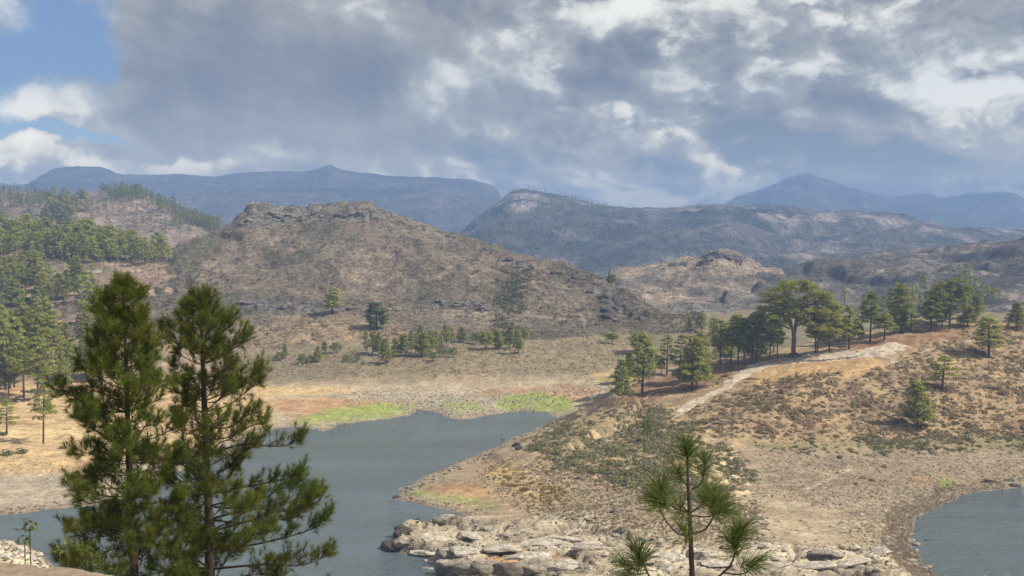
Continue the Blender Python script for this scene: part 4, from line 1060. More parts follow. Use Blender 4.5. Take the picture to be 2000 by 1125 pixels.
V_ = 'pines on the valley floor below the brown hill'
for px, py, top, w, kind, lab in [
    (647, 612, 565, 36, 'slender', 'sparse grey green pine standing alone on the brown hill side'),
    (737, 641, 595, 42, 'dark', 'dense dark round tree alone on the brown hill above the pine row'),
    (1194, 563, 540, 18, 'round', 'small lone tree on the rocky right shoulder of the brown hill'),
    (1195, 671, 652, 28, 'round', 'low round bush tree on the far valley floor'),
    (1248, 690, 655, 36, 'round', 'round green crown peeping over behind the slender lone pine'),
    (1346, 644, 621, 14, 'cone', 'tiny dark pine in the gap far behind the dense pair'),
    (1372, 650, 612, 22, 'slender', 'dim bluish pine left of the thicket far behind'),
    (1392, 655, 622, 20, 'slender', 'second dim bluish pine beside the thicket far behind'),
    (717, 692, 648, 14, 'slender', 'first small pine at the left end of the pine row'),
    (728, 690, 650, 16, 'slender', 'second small pine of the left end of the pine row'),
    (741, 694, 652, 22, 'cone', 'bushy pine near the left end of the pine row'),
    (754, 710, 664, 28, 'cone', 'pine with visible stem standing in front of the pine row'),
    (775, 697, 664, 20, 'cone', 'grey green pine right of the one standing in front'),
    (783, 694, 655, 14, 'slender', 'narrow pine in the left middle of the pine row'),
    (794, 697, 653, 20, 'slender', 'fuller narrow pine in the middle of the pine row'),
    (803, 692, 652, 12, 'slender', 'very narrow pine beside a thin dark stem'),
    (811, 690, 653, 13, 'slender', 'thin pine with dark stem in the middle of the row'),
    (822, 697, 637, 24, 'cone', 'highest pine in the middle of the pine row'),
    (831, 697, 652, 22, 'cone', 'broad pine just right of the highest of the row'),
    (842, 694, 646, 18, 'slender', 'narrow dark pine right of the highest pair'),
    (852, 690, 648, 15, 'slender', 'narrow pine in the right middle of the row'),
    (862, 684, 658, 14, 'slender', 'low narrow pine between two higher of the row'),
    (873, 678, 637, 18, 'slender', 'high set pine at the right end of the close row'),
    (880, 672, 640, 16, 'slender', 'dark pine behind the right end of the close row'),
    (904, 671, 642, 22, 'cone', 'single pine in the gap between row and clump'),
    (930, 672, 652, 22, 'round', 'low round tree left in the right hand clump'),
    (950, 685, 652, 28, 'round', 'round pale tree with thin stem in the right hand clump'),
    (966, 674, 645, 20, 'cone', 'dark pine at the back of the right hand clump'),
    (975, 684, 648, 22, 'cone', 'bright pine in the right hand clump'),
    (995, 680, 640, 28, 'cone', 'biggest dark pine of the right hand clump'),
    (1014, 690, 647, 24, 'cone', 'last pine of the right hand clump, egg shaped'),
    (1026, 668, 645, 16, 'round', 'small round tree behind the right hand clump'),
    (845, 706, 690, 20, 'bush', 'low bright bush in front of the row, left of two'),
    (866, 698, 680, 20, 'bush', 'bright round bush before the close row'),
    (885, 698, 682, 20, 'bush', 'bright round bush right of the other before the row'),
    (592, 711, 694, 20, 'bush', 'dark round bush on the scrub bank far left of the row'),
    (605, 708, 697, 18, 'bush', 'small dark bush beside another on the scrub bank'),
    (620, 706, 676, 20, 'cone', 'dark green bush tree in the middle of the scrub bank'),
    (634, 690, 668, 14, 'slender', 'small pointed tree above the scrub bank'),
    (655, 689, 672, 24, 'bush', 'round olive tree right above the scrub bank'),
    (678, 708, 697, 18, 'bush', 'low olive bush at the right end of the scrub bank'),
    (697, 706, 695, 15, 'bush', 'last low bush of the scrub bank near the pine row'),
    (558, 700, 672, 14, 'cone', 'dark pine at the far left end of the scrub bank'),
    (545, 704, 690, 20, 'bush', 'dark shrub tree just left of the far left pine')]:
    S = S_brown if py < 668 and px < 1240 else SG
    p1 = S_brown.at(px, py) if px < 1300 else None
    p2 = SG.at(px, py)
    p = p2
    if p1 is not None:
        a, b = PROJ(*p1); c, d = PROJ(*p2)
        if math.hypot(a - px, b - py) < 8 and (p1[1] < p2[1] or math.hypot(c - px, d - py) > 8): p = p1
    h = p[1] * (py - top) / F * 1.03
    tree(p, kind, h, lab, V_, w * p[1] / F * 1.08)

# left wood behind the picnic clearing
LW = 'pines of the picnic wood on the left shore'
for px, py, top, w, kind, lab in [
    (14, 849, 784, 42, 'open', 'small pine at the left picture edge in front of the clearing'),
    (86, 867, 720, 50, 'open', 'tall sparse pine with bare lower stem nearest the left shore'),
    (74, 784, 660, 66, 'tall', 'big layered pine at the front edge of the picnic wood'),
    (46, 776, 660, 54, 'tall', 'pale stemmed pine behind the dark picnic tables'),
    (117, 765, 682, 42, 'cone', 'dark small crowned pine right of the picnic tables'),
    (18, 770, 716, 44, 'round', 'low round crowned pine at the left edge of the wood'),
    (10, 760, 620, 60, 'tall', 'big pine at the left picture edge of the wood'),
    (196, 745, 690, 36, 'cone', 'pine half covered by the left foreground pine')]:
    px_tree(SG, px, py, top, w, kind, lab, LW)
for i in range(46):
    px = random.uniform(-60, 235); py = random.uniform(668, 760)
    p = SG.at(px, py); h = random.uniform(15, 21) * (1 if px < 120 else .85)
    kd = random.choice(['tall', 'tall', 'slender', 'cone'])
    w_ = ('front row' if py > 725 else 'middle' if py > 695 else 'back') + (' at the left edge' if px < 70 else ' towards the foreground pine')
    tree(p, kd, h, 'green pine in the picnic wood, ' + w_, LW + ', ' + w_, h * random.uniform(.36, .46))
def area(px, py, xs, ys):
    a = ['left', 'middle', 'right'][min(2, int(3 * (px - xs[0]) / (xs[1] - xs[0] + 1e-6)))] if px >= xs[0] else 'left'
    b = 'upper' if py < (ys[0] + ys[1]) / 2 else 'lower'
    return b, a
def scatter_trees(S, poly, n, h, label, group, kinds=('far',), asp=.5, tol=None):
    xs = [a for a, b in poly]; ys = [b for a, b in poly]; k = 0; tries = 0
    while k < n and tries < 4000:
        tries += 1
        px, py = random.uniform(min(xs), max(xs)), random.uniform(min(ys), max(ys))
        if polymask(np.array([px]), np.array([py]), poly, .5)[0] < .5: continue
        p = S.at(px, py); a, b = PROJ(*p)
        if math.hypot(a - px, b - py) > 14: continue
        hh = random.uniform(*h)
        b_, a_ = area(px, py, (max(0, min(xs)), max(xs)), (min(ys), max(ys)))
        tree(p, random.choice(kinds), hh, label + ', %s %s part' % (b_, a_), group + ', %s %s' % (b_, a_), hh * asp * random.uniform(1.1, 1.5)); k += 1
scatter_trees(SG, [(-20, 600), (190, 590), (185, 640), (60, 650), (-20, 640)], 22, (11, 15), 'blue green pine in the belt behind the picnic wood', 'pines of the middle belt', ('far', 'tall'))
scatter_trees(S_left1, [(-30, 545), (190, 540), (190, 600), (-30, 610)], 28, (11, 15), 'blue green pine below the pale road on the left', 'pines below the left road', ('far', 'cone'))
scatter_trees(S_left1, [(-30, 450), (80, 462), (200, 476), (330, 505), (330, 520), (230, 515), (100, 510), (-30, 500)], 80, (11, 15), 'yellow green pine on the near left hill', 'pines covering the near left hill')
scatter_trees(S_brown, [(140, 610), (260, 560), (330, 530), (180, 600)], 5, (7, 10), 'small dark tree on the brown hill left flank', 'trees on the left flank of the brown hill')
scatter_trees(S_left2, [(95, 385), (165, 385), (170, 430), (90, 440)], 24, (14, 19), 'bluish pine in the gully of the far left hill', 'pines in the gully of the far left hill', ('far', 'tall'))
# far woods: one object each
def m3_fringe():
    pts = [PX(a, b - .3, c) for a, b, c in M3C]
    pts = np.array(pts); t = np.linspace(0, len(pts) - 1, 420)
    Q_ = np.stack([np.interp(t, np.arange(len(pts)), pts[:, k]) for k in range(3)], 1)
    return Q_[np.random.default_rng(3).random(len(Q_)) < .75]
def far_wood(name, S, spots, label, h, n_tri=14, kind='stuff'):
    g = Geo(); rng = np.random.default_rng(77)
    T = []
    for p in spots:
        hh = rng.uniform(*h)
        for q in range(4):
            z = hh * (.3 + .2 * q); r = hh * (.24 - .045 * q)
            clump(g, np.array([p[0], p[1], p[2] + z]), r, .9, n_tri // 2 + 3, hh * .12, rng, (0.18, .21, .065), (.40, .40, .12))
        g.add(*tube([(p[0], p[1], p[2] - 1), (p[0], p[1], p[2] + hh * .6)], [hh * .015] * 2, 3, False), c=(.08, .06, .05))
    link(name, g.mesh(name, M_leaf), kind=kind, label=label)
def pick(S, poly, n, seed=1, qmax=None):
    rng = np.random.default_rng(seed)
    m = polymask(S.px, S.py, poly, .5) > .5
    if qmax is not None: m &= (S.Q <= qmax)
    idx = np.where(m)[0]
    # thin by row so that foreshortened parts do not clog
    idx = rng.choice(idx, min(n, len(idx)), replace=False)
    P = S.P[idx].copy(); P[:, :2] += rng.normal(0, .5, (len(P), 2)) * (P[:, 1:2] * .003)
    return P
far_wood('far_pine_wood', S_left2, np.concatenate([pick(S_left2, [(-100, 372), (100, 372), (100, 440), (-100, 440)], 240, 1, 3.0), pick(S_left2, [(195, 374), (260, 374), (430, 445), (420, 458), (300, 412), (220, 392)], 330, 2, 3.05), pick(S_left2, [(150, 400), (400, 440), (380, 480), (120, 460)], 60, 3, 3.0)]),
         'far pine wood scattered over the crest and slopes of the far left hill', (9, 14))
far_wood('hillside_pine_wood', S_left1, np.concatenate([pick(S_left1, [(-100, 445), (80, 455), (200, 470), (330, 500), (330, 515), (200, 520), (-100, 505)], 460, 12, 3.0), pick(S_left1, [(-100, 545), (190, 540), (190, 600), (-100, 610)], 30, 13, 3.0)]),
         'smaller pines filling the wood on the near left hill', (8, 12))
far_wood('far_pine_fringe', S_m2, np.concatenate([pick(S_m2, [(985, 372), (1060, 372), (1190, 402), (1180, 412), (1050, 400), (985, 400)], 90, 4, 3.0), pick(S_m2, [(940, 420), (1100, 400), (1180, 460), (1100, 520), (930, 470)], 240, 5, 3.0)]),
         'dark pines fringing the rocky crest of the blue middle mountain', (9, 14))
far_wood('peak_pine_fringe', S_m2, m3_fringe(), 'row of far trees roughening the crest of the right blue peak', (9, 16))
far_wood('ridge_pine_wood', S_right, pick(S_right, [(1600, 600), (1900, 540), (1950, 600), (1650, 640)], 70, 6, 3.0), 'thin wood of pines on the grey slope behind the ridge', (7, 11), 44)
# ------------------------------------------------------------------ the great old pine on the ridge
def old_pine():
    rng = np.random.default_rng(5)
    p = SG.at(1551, 696)
    k = p[1] / F
    def W(x, y, d=0): return np.array([(x - 1551) * k, d, (696 - y) * k])
    o = bpy.data.objects.new('old_pine_tree', None); COL.objects.link(o); o.location = p
    tag(o, 'great old pine with forked trunk and broad domed crown beside the path', 'tree')
    tg, cg = Geo(), Geo()
    def limb(pts, r0, r1, n=12, s=8):
        P = spline([W(*q) for q in pts], n); tg.add(*tube(P, np.linspace(r0, r1, n), s)); return P
    tg.add(*tube(spline([W(1551, 702), W(1551, 694), W(1550, 680), W(1551, 660), W(1549, 640)], 10), [1.6, 1.2, .9, .8, .76, .74, .72, .7, .68, .65], 12))
    ends = []
    LIMBS = [([(1549, 645), (1543, 625), (1538, 600), (1533, 575), (1528, 558)], .58, .18),
             ([(1551, 648), (1556, 630), (1560, 610), (1566, 590), (1572, 572)], .6, .2),
             ([(1541, 625), (1520, 612), (1500, 605), (1482, 612)], .42, .12), ([(1541, 640, -1), (1525, 634, -2), (1505, 634, -3), (1494, 640, -4)], .38, .1),
             ([(1538, 602), (1520, 590), (1505, 580), (1490, 578)], .36, .12), ([(1532, 572), (1515, 562), (1500, 560, 2)], .3, .1),
             ([(1558, 625), (1575, 612), (1595, 607), (1615, 606)], .42, .12), ([(1563, 602), (1585, 592), (1605, 586), (1622, 590)], .38, .12),
             ([(1570, 580), (1590, 572), (1606, 570)], .3, .1), ([(1535, 585), (1545, 565), (1552, 550)], .3, .1),
             ([(1555, 636, 0), (1570, 625, -3), (1585, 622, -5), (1600, 632, -6)], .3, .08), ([(1552, 640), (1560, 622, 4), (1570, 610, 8)], .4, .1), ([(1548, 640), (1535, 620, 5), (1525, 606, 9)], .4, .1),
             ([(1556, 620, 0), (1560, 600, -5), (1566, 585, -8)], .35, .1), ([(1540, 615, 0), (1530, 596, -5), (1522, 585, -8)], .35, .1)]
    for pts, a, b in LIMBS: ends.append(limb(pts, a, b))
    for a in range(7):
        t = a * .9 + .2; d = np.array([math.cos(t), math.sin(t), 0]) 
        q0 = W(1551, 690) + d * .8; tg.add(*tube([q0, q0 + d * 1.2 + np.array([0, 0, -.7]), q0 + d * 2.6 + np.array([0, 0, -1.3])], [.5, .3, .08], 6))
    # foliage pads over the dome: left 1478, right 1635, top 540
    C = []
    pads = [(1530, 552), (1552, 548), (1575, 556), (1512, 562), (1540, 566), (1560, 564), (1592, 566), (1605, 574), (1500, 574), (1520, 578), (1495, 586), (1545, 584), (1572, 582), (1590, 586), (1612, 588), (1625, 594), (1488, 600), (1508, 598), (1528, 600), (1600, 602),
            (1618, 606), (1630, 612), (1482, 612), (1500, 614), (1580, 604), (1615, 622), (1628, 630), (1490, 628), (1505, 636), (1600, 622), (1520, 618), (1608, 640), (1478, 620), (1565, 600), (1472, 618), (1590, 636), (1622, 645), (1512, 586), (1585, 574), (1542, 552), (1562, 552), (1535, 598), (1552, 604), (1548, 592), (1560, 618), (1530, 612), (1590, 612), (1600, 628), (1516, 628), (1572, 626), (1500, 604)]
    pg = Geo()
    for x, y in pads:
        for rep in range(3):
            wd = math.sqrt(max(0.05, 1 - ((x - 1556) / 82) ** 2)) * 9
            d = rng.uniform(-wd, wd) if rep else -wd * .75
            c = W(x + rng.normal(0, 3), y + rng.normal(0, 2.2) + (3 if rep else 0), d)
            clump(pg, c, rng.uniform(1.9, 3.0), .42, 230, .48, rng, (0.19, .215, .045), (.46, .44, .11))
            L_ = min((e[-1] for e in ends), key=lambda e: np.linalg.norm(e - c))
            if rng.random() < .45: tg.add(*tube(spline([L_, (L_ + c) / 2 + np.array([0, 0, -.4]), c], 5), np.linspace(.12, .04, 5), 4, False))
    link('trunk', tg.mesh('trunk', M_barkg, True), o)
    link('crown', pg.mesh('crown', M_leaf), o)
old_pine()

# ------------------------------------------------------------------ foreground pines
def needles(g, P, D, n, ln, wd, rng, c0, c1, spread=1.1, droop=.15, span=.14, bent=False):
    """needles around twig tips: P, D arrays of tips and directions"""
    m = len(P)
    P = np.repeat(P, n, 0); D = np.repeat(D, n, 0); k = len(P)
    back = rng.random(k)[:, None] ** 1.3
    phi = (spread * (0.25 + .75 * rng.random(k)) * (0.35 + .65 * back[:, 0]) + .12)[:, None]
    R = rdir(k, rng); T = np.cross(D, R); T /= np.linalg.norm(T, axis=1)[:, None] + 1e-9
    d = D * np.cos(phi) + T * np.sin(phi)
    base = P - D * back * span
    L_ = (ln * (.65 + .45 * rng.random(k)))[:, None]
    d[:, 2] -= droop * rng.random(k); d /= np.linalg.norm(d, axis=1)[:, None]
    s = np.cross(d, rdir(k, rng)); s /= np.linalg.norm(s, axis=1)[:, None] + 1e-9
    s = s * wd * .5
    tc = np.repeat(rng.random(m), n)[:, None] * .5 + rng.random((k, 1)) * .5
    cc = np.asarray(c0)[None] * (1 - tc) + np.asarray(c1)[None] * tc
    if not bent:
        V = np.stack([base - s, base + s, base + d * L_], 1).reshape(-1, 3)
        g.add(V, np.arange(3 * k).reshape(-1, 3), np.repeat(cc, 3, 0))
    else:
        mid = base + d * L_ * .55
        d2 = d.copy(); d2[:, 2] -= .28; d2 /= np.linalg.norm(d2, axis=1)[:, None]
        V = np.stack([base - s, base + s, mid + s * .9, mid - s * .9, mid + d2 * L_ * .45], 1).reshape(-1, 3)
        i = np.arange(k)[:, None] * 5
        Fa = np.concatenate([i + np.array([[0, 1, 2]]), i + np.array([[0, 2, 3]]), i + np.array([[3, 2, 4]])])
        g.add(V, Fa, np.repeat(cc, 5, 0))
def fg_pine(label, Y, trunk_px, rad_px, prof, step, nper, density, seed, twr, col, fill=1.0, ground_drop=None):
    """prof: list of (py, left px, right px)"""
    rng = np.random.default_rng(seed)
    k = Y / F
    x0, y0 = trunk_px[-1]
    b = np.array(PX(x0, y0, Y))
    zg = float(gz(b[0], b[1]))
    root = bpy.data.objects.new('pine_tree', None); COL.objects.link(root); root.location = (b[0], b[1], zg)
    tag(root, label, 'tree', 'foreground pines by the viewpoint')
    org = np.array([b[0], b[1], zg])
    pts = [(b[0], b[1], zg - .4)] + [PX(x, y, Y) for x, y in trunk_px[::-1]]
    TP = spline(np.array(pts), 40) - org
    zs = TP[:, 2]
    rr = np.interp(zs, [zs[0]] + [PX(0, y, Y)[2] - zg for y, _ in rad_px[::-1]], [rad_px[-1][1] * k * .5 * 1.7] + [r * k * .5 for _, r in rad_px[::-1]])
    tg = Geo(); tg.add(*tube(TP, rr, 10)); link('trunk', tg.mesh('trunk', M_twig, True), root)
    prof = np.array(prof, float)
    y = prof[0, 0] + 6; az = rng.random() * 6
    while y < prof[-1, 0]:
        z = PX(0, y, Y)[2] - zg
        p0 = np.array([np.interp(z, zs, TP[:, 0]), np.interp(z, zs, TP[:, 1]), z])
        L_, R_l = np.interp(y, prof[:, 0], prof[:, 1]) * k, np.interp(y, prof[:, 0], prof[:, 2]) * k
        hh = (y - prof[0, 0]) / (prof[-1, 0] - prof[0, 0])
        for j in range(nper):
            az += 2 * PI / nper + rng.normal(0, .35)
            if hh > .12 and rng.random() < .16: continue
            cx = math.cos(az); side = R_l if cx > 0 else L_
            avg = .5 * (L_ + R_l)
            lb = (side * cx * cx + avg * .85 * (1 - cx * cx)) * rng.uniform(.58, 1.10)
            lb = max(lb, .05)
            d = np.array([cx, math.sin(az), 0])
            up0 = np.interp(hh, [0, .15, .5, 1], [.95, .6, .22, .02]) + rng.normal(0, .12)
            bend = rng.uniform(.05, .3)
            jj = rng.normal(0, .05 * lb, 3)
            q1 = p0 + d * lb * .4 + np.array([0, 0, up0 * lb * .28]) + jj
            q2 = p0 + d * lb * .78 + np.array([0, 0, up0 * lb * .5 + bend * lb * .1]) - jj * .5
            q3 = p0 + d * lb + np.array([0, 0, up0 * lb * .6 + bend * lb * .5])
            B = spline([p0, q1, q2, q3], 12)
            br = Geo(); r0 = max(.006, .012 * lb ** .8 + .004) * twr
            br.add(*tube(B, np.linspace(r0, .004, 12), 5, False))
            tips, dirs = [q3], [(q3 - q2) / np.linalg.norm(q3 - q2)]
            nt = max(3, int(lb * density * 1.25))
            for t in range(nt):
                f = rng.uniform(.22 if lb > .8 else .1, 1.0) ** .8
                i = int(f * 10.99); bp = B[i] + (B[i + 1] - B[i]) * (f * 10.99 - i)
                td = B[min(i + 1, 11)] - B[i]; td /= np.linalg.norm(td)
                s = np.cross(td, np.array([0, 0, 1.0])); s /= np.linalg.norm(s) + 1e-9
                sg = rng.choice([-1, 1])
                dd = td * rng.uniform(.4, 1.0) + s * sg * rng.uniform(.3, 1.0) + np.array([0, 0, rng.uniform(-.25, .75)])
                dd /= np.linalg.norm(dd)
                tl = rng.uniform(.15, .44) * (.55 + .45 * min(1, lb)) * (1.25 - .5 * f)
                e = bp + dd * tl * .7 + np.array([0, 0, tl * .18]); 
                d2 = dd * .5 + np.array([0, 0, .75]) + rng.normal(0, .15, 3); d2 /= np.linalg.norm(d2)
                e2 = e + d2 * tl * .45
                br.add(*tube([bp, e, e2], [.006 * twr, .005 * twr, .003 * twr], 3, False))
                tips.append(e2); dirs.append(d2)
                if rng.random() < .55 * fill:
                    d3 = dd + rng.normal(0, .5, 3); d3 /= np.linalg.norm(d3); e3 = bp + dd * tl * .4 + d3 * .14
                    br.add(*tube([bp + dd * tl * .4, e3], [.004 * twr, .003 * twr], 3, False)); tips.append(e3); dirs.append(d3)
            bo = link('branch', br.mesh('branch', M_twig, True), root)
            kc = rng.uniform(.72, 1.25); ng = Geo(); needles(ng, np.array(tips), np.array(dirs), int(50 * fill), .155, .0062, rng, np.array(col[0]) * kc, np.array(col[1]) * kc * np.array([rng.uniform(.9, 1.2), 1, 1]), 1.65, .12, .09)
            link('needles', ng.mesh('needles', M_needle), bo)
        y += step * (.75 + .5 * rng.random()) * (.65 + .5 * hh)
    ng = Geo(); tp = np.array([TP[-1], TP[-1] + [0, 0, -.12], TP[-1] + [.03, 0, -.2]]); needles(ng, tp, np.array([[0, 0, 1.], [.3, .1, .9], [-.3, 0, .9]]), 60, .17, .007, rng, col[0], col[1], .9)
    link('needles', ng.mesh('needles', M_needle), root)
NG = ((0.045, .074, .015), (.16, .19, .038))
fg_pine('full bushy pine, left one of the two large foreground pines', 20, [(240, 548), (242, 600), (246, 700), (250, 850), (256, 1000), (262, 1125), (266, 1250)], [(535, 3), (700, 7), (900, 12), (1100, 17), (1250, 20)],
        [(556, 3, 3), (580, 16, 14), (610, 44, 38), (650, 60, 52), (700, 64, 62), (740, 70, 70), (780, 104, 78), (815, 128, 84), (850, 118, 92), (890, 96, 96), (930, 88, 96), (970, 140, 110), (1030, 134, 118), (1120, 150, 130), (1230, 160, 140)], 24, 6, 17, 3, 1.0, NG, 1.05)
fg_pine('open branched pine with dark bare stem, right one of the two large foreground pines', 21.5, [(391, 575), (394, 640), (398, 760), (403, 900), (408, 1000), (410, 1125), (412, 1250)], [(562, 3), (700, 8), (850, 13), (1000, 17), (1250, 22)],
        [(580, 5, 5), (620, 40, 36), (650, 62, 62), (700, 72, 92), (740, 60, 90), (790, 52, 130), (850, 60, 140), (900, 60, 180), (950, 66, 225), (1000, 75, 222), (1060, 95, 238), (1120, 100, 242), (1230, 105, 242)], 30, 6, 17, 8, 1.0, NG, .95)

def small_pine():
    Y = 10.0; k = Y / F; rng = np.random.default_rng(12)
    b = np.array(PX(1352, 1200, Y)); zg = float(gz(b[0], b[1])); org = np.array([b[0], b[1], zg])
    root = bpy.data.objects.new('young_pine_tree', None); COL.objects.link(root); root.location = tuple(org)
    tag(root, 'young pine with curved bare branches and long needle tufts at bottom right', 'tree', 'foreground pines by the viewpoint')
    def W(x, y, d=0): return np.array(PX(x, y, Y)) + np.array([0, d, 0]) - org
    tg = Geo()
    T = spline([(W(1354, 1200)[0], 0, -.3), W(1354, 1250), W(1353, 1125), W(1349, 1050), W(1347, 980), W(1343, 900), W(1341, 868)], 40)
    tg.add(*tube(T, np.interp(T[:, 2], [T[0, 2], W(0, 1125)[2], W(0, 1040)[2], W(0, 960)[2], T[-1, 2]], [.055, .029, .024, .018, .008]), 10))
    # knots where old needles fell
    link('trunk', tg.mesh('trunk', M_twig, True), root)
    BR = [([(1349, 957), (1366, 947), (1376, 928, .03), (1377, 908, .05)], .008, [(1378, 905, .05, .1, 0, 1, 90)]),
          ([(1346, 1001), (1318, 991, -.03), (1296, 973, -.05), (1290, 952, -.05)], .009, [(1287, 962, -.05, -.45, 0, .9, 150), (1291, 950, -.05, .2, 0, 1, 90)]),
          ([(1351, 1043), (1378, 1035, .02), (1394, 1011, .03), (1401, 990, .03)], .010, [(1402, 985, .03, .25, 0, 1, 150), (1398, 972, .02, -.2, .2, 1, 80)]),
          ([(1350, 1007), (1380, 1006, -.06), (1403, 996, -.1)], .007, [(1412, 990, -.1, .9, 0, .45, 130)]),
          ([(1349, 1002), (1372, 991, .08), (1386, 975, .12)], .007, [(1388, 968, .12, .4, 0, .9, 110)]),
          ([(1347, 1046), (1324, 1040, -.05), (1305, 1021, -.1), (1287, 993, -.13), (1283, 975, -.13)], .009, [(1282, 970, -.13, -.7, 0, .7, 150)]),
          ([(1347, 1010), (1336, 990, .1), (1333, 975, .16)], .006, [(1333, 1000, .16, -.2, 0, 1, 70)]),
          ([(1350, 1050), (1338, 1035, -.08), (1334, 1022, -.12)], .006, [(1334, 1026, -.12, -.1, 0, 1, 80)]),
          ([(1346, 955), (1335, 940, .12), (1330, 925, .18)], .006, [(1330, 925, .18, -.3, 0, 1, 80)]),
          ([(1353, 1180), (1310, 1160, -.05), (1269, 1122, -.1), (1258, 1102, -.1), (1250, 1084, -.1)], .012, [(1245, 1072, -.1, -.15, 0, 1, 170), (1250, 1085, -.1, .3, .4, .9, 60)]),
          ([(1262, 1112, -.1), (1237, 1113, -.12), (1220, 1097, -.14)], .006, [(1217, 1094, -.14, -.8, 0, .4, 80), (1225, 1110, -.12, -.5, 0, .3, 60)]),
          ([(1353, 1165), (1390, 1140, .03), (1412, 1124, .05), (1429, 1107, .05), (1437, 1086, .05), (1439, 1066, .05)], .012, [(1434, 1064, .05, -.35, 0, .9, 110), (1440, 1050, .05, .15, 0, 1, 130), (1451, 1036, .05, .25, 0, 1, 110)]),
          ([(1414, 1122, .05), (1440, 1123, .02), (1458, 1118, 0), (1470, 1104, 0)], .008, [(1473, 1100, 0, .95, 0, .25, 130)]),
          ([(1353, 1190), (1380, 1175, -.1), (1420, 1170, -.1)], .009, [(1432, 1160, -.1, .6, 0, .9, 90)]),
          ([(1353, 1190), (1330, 1170, -.2), (1290, 1150, -.3)], .009, [(1280, 1135, -.3, -.3, 0, .9, 110)])]
    for pts, r, tufts in BR:
        g = Geo(); P = spline([W(*q) for q in pts], 14); g.add(*tube(P, np.linspace(r, r * .65, 14), 6))
        bo = link('branch', g.mesh('branch', M_twig, True), root)
        ng = Geo()
        for x, y, d, dx, dy, dz, n in tufts:
            D = np.array([[dx, dy, dz]]); D /= np.linalg.norm(D)
            needles(ng, np.array([W(x, y, d)]), D, int(n * 1.6), .27, .0046, rng, (.05, .085, .022), (.19, .22, .07), 1.7, .2, .14, True)
        link('needles', ng.mesh('needles', M_needle), bo)
    ng = Geo()
    for x, y, n in ((1341, 868, 150), (1342, 880, 120), (1344, 892, 60)):
        needles(ng, np.array([W(x, y)]), np.array([[0, 0, 1.]]), n, .24, .0042, rng, (.042, .075, .02), (.16, .19, .055), 1.6, .25, .12, True)
    link('needles', ng.mesh('needles', M_needle), root)
small_pine()

# ------------------------------------------------------------------ scatter helper (stuff)
def shrub_tpl(n, seed, spiky=.5):
    rng = np.random.default_rng(seed); d = rdir(n, rng); d[:, 2] = np.abs(d[:, 2]) * .9 + .05
    r = (.45 + .55 * rng.random(n))[:, None]
    base = d * r * np.array([1, 1, .85]); nn = d + rng.normal(0, spiky * .8, (n, 3)) + np.array([0, 0, .3]); nn /= np.linalg.norm(nn, axis=1)[:, None]
    o = np.cross(nn, rdir(n, rng)) + d * .35; o /= np.linalg.norm(o, axis=1)[:, None] + 1e-9
    s = np.cross(nn, o)
    L_ = (.28 + .25 * rng.random(n))[:, None]
    V = np.stack([base - s * L_ * .5 - o * L_ * .6, base + s * L_ * .5 - o * L_ * .6, base + o * L_ * .6], 1).reshape(-1, 3)
    return V, np.arange(3 * n).reshape(-1, 3)
def reed_tpl(n, seed):
    rng = np.random.default_rng(seed); b = np.concatenate([rng.normal(0, .35, (n, 2)), np.zeros((n, 1)) - .1], 1)
    t = b + np.concatenate([rng.normal(0, .25, (n, 2)), rng.uniform(.6, 1.1, (n, 1))], 1)
    s = np.concatenate([rng.normal(0, 1, (n, 2)), np.zeros((n, 1))], 1); s /= np.linalg.norm(s, axis=1)[:, None]; s *= .05
    V = np.stack([b - s, b + s, t], 1).reshape(-1, 3)
    return V, np.arange(3 * n).reshape(-1, 3)
def rock_tpl(seed, sub=0):
    rng = np.random.default_rng(seed); V, Fa = icosphere(sub)
    V = V * (1 + rng.normal(0, .18, (len(V), 1))) * np.array([1, .8, .55]); return V, Fa
def scatter(name, P, tpls, S_, C_, mat, label, sq=1.0, smooth=False):
    rng = np.random.default_rng(len(P)); g = Geo()
    which = rng.integers(0, len(tpls), len(P)); a = rng.uniform(0, 2 * PI, len(P))
    for t, (V, Fa) in enumerate(tpls):
        m = np.where(which == t)[0]
        if not len(m): continue
        ca, sa = np.cos(a[m])[:, None], np.sin(a[m])[:, None]
        x = V[None, :, 0] * ca - V[None, :, 1] * sa; y = V[None, :, 0] * sa + V[None, :, 1] * ca; z = np.repeat(V[None, :, 2], len(m), 0) * sq
        W = np.stack([x, y, z], -1) * S_[m][:, None, None] + P[m][:, None, :]
        Fs = Fa[None] + (np.arange(len(m)) * len(V))[:, None, None]
        cc = np.repeat(C_[m][:, None, :], len(V), 1)
        g.add(W.reshape(-1, 3), Fs.reshape(-1, 3), cc.reshape(-1, 3))
    return link(name, g.mesh(name, mat, smooth), kind='stuff', label=label)
def colors(n, pal, rng, var=.18):
    pal = np.array(pal); c = pal[rng.integers(0, len(pal), n)]; return c * (1 + rng.normal(0, var, (n, 1))).clip(.5, 1.6)
def gpick(weight, n, seed):
    """n ground points drawn with the given weight per grid vertex"""
    rng = np.random.default_rng(seed); w = (weight * (G_sd > 0.4) * (GYr > 130) * (GYr < 700)).ravel(); w = w / w.sum()
    idx = rng.choice(w.size, n, p=w, replace=True)
    x = GX.ravel()[idx] + rng.normal(0, .35, n); y = GYr.ravel()[idx] + rng.normal(0, .5, n)
    return np.stack([x, y, gz(x, y)], 1)
def on_path(x, y): return False
rng = np.random.default_rng(99)
T24 = [shrub_tpl(26, s) for s in range(5)]; T10 = [shrub_tpl(10, s + 20) for s in range(5)]
n_p = fbm(GX, GYr, 18, 4, .6, 201); n_q = fbm(GX, GYr, 6, 3, .6, 202)
clus = sstep(-.15, .25, n_p + .6 * n_q)
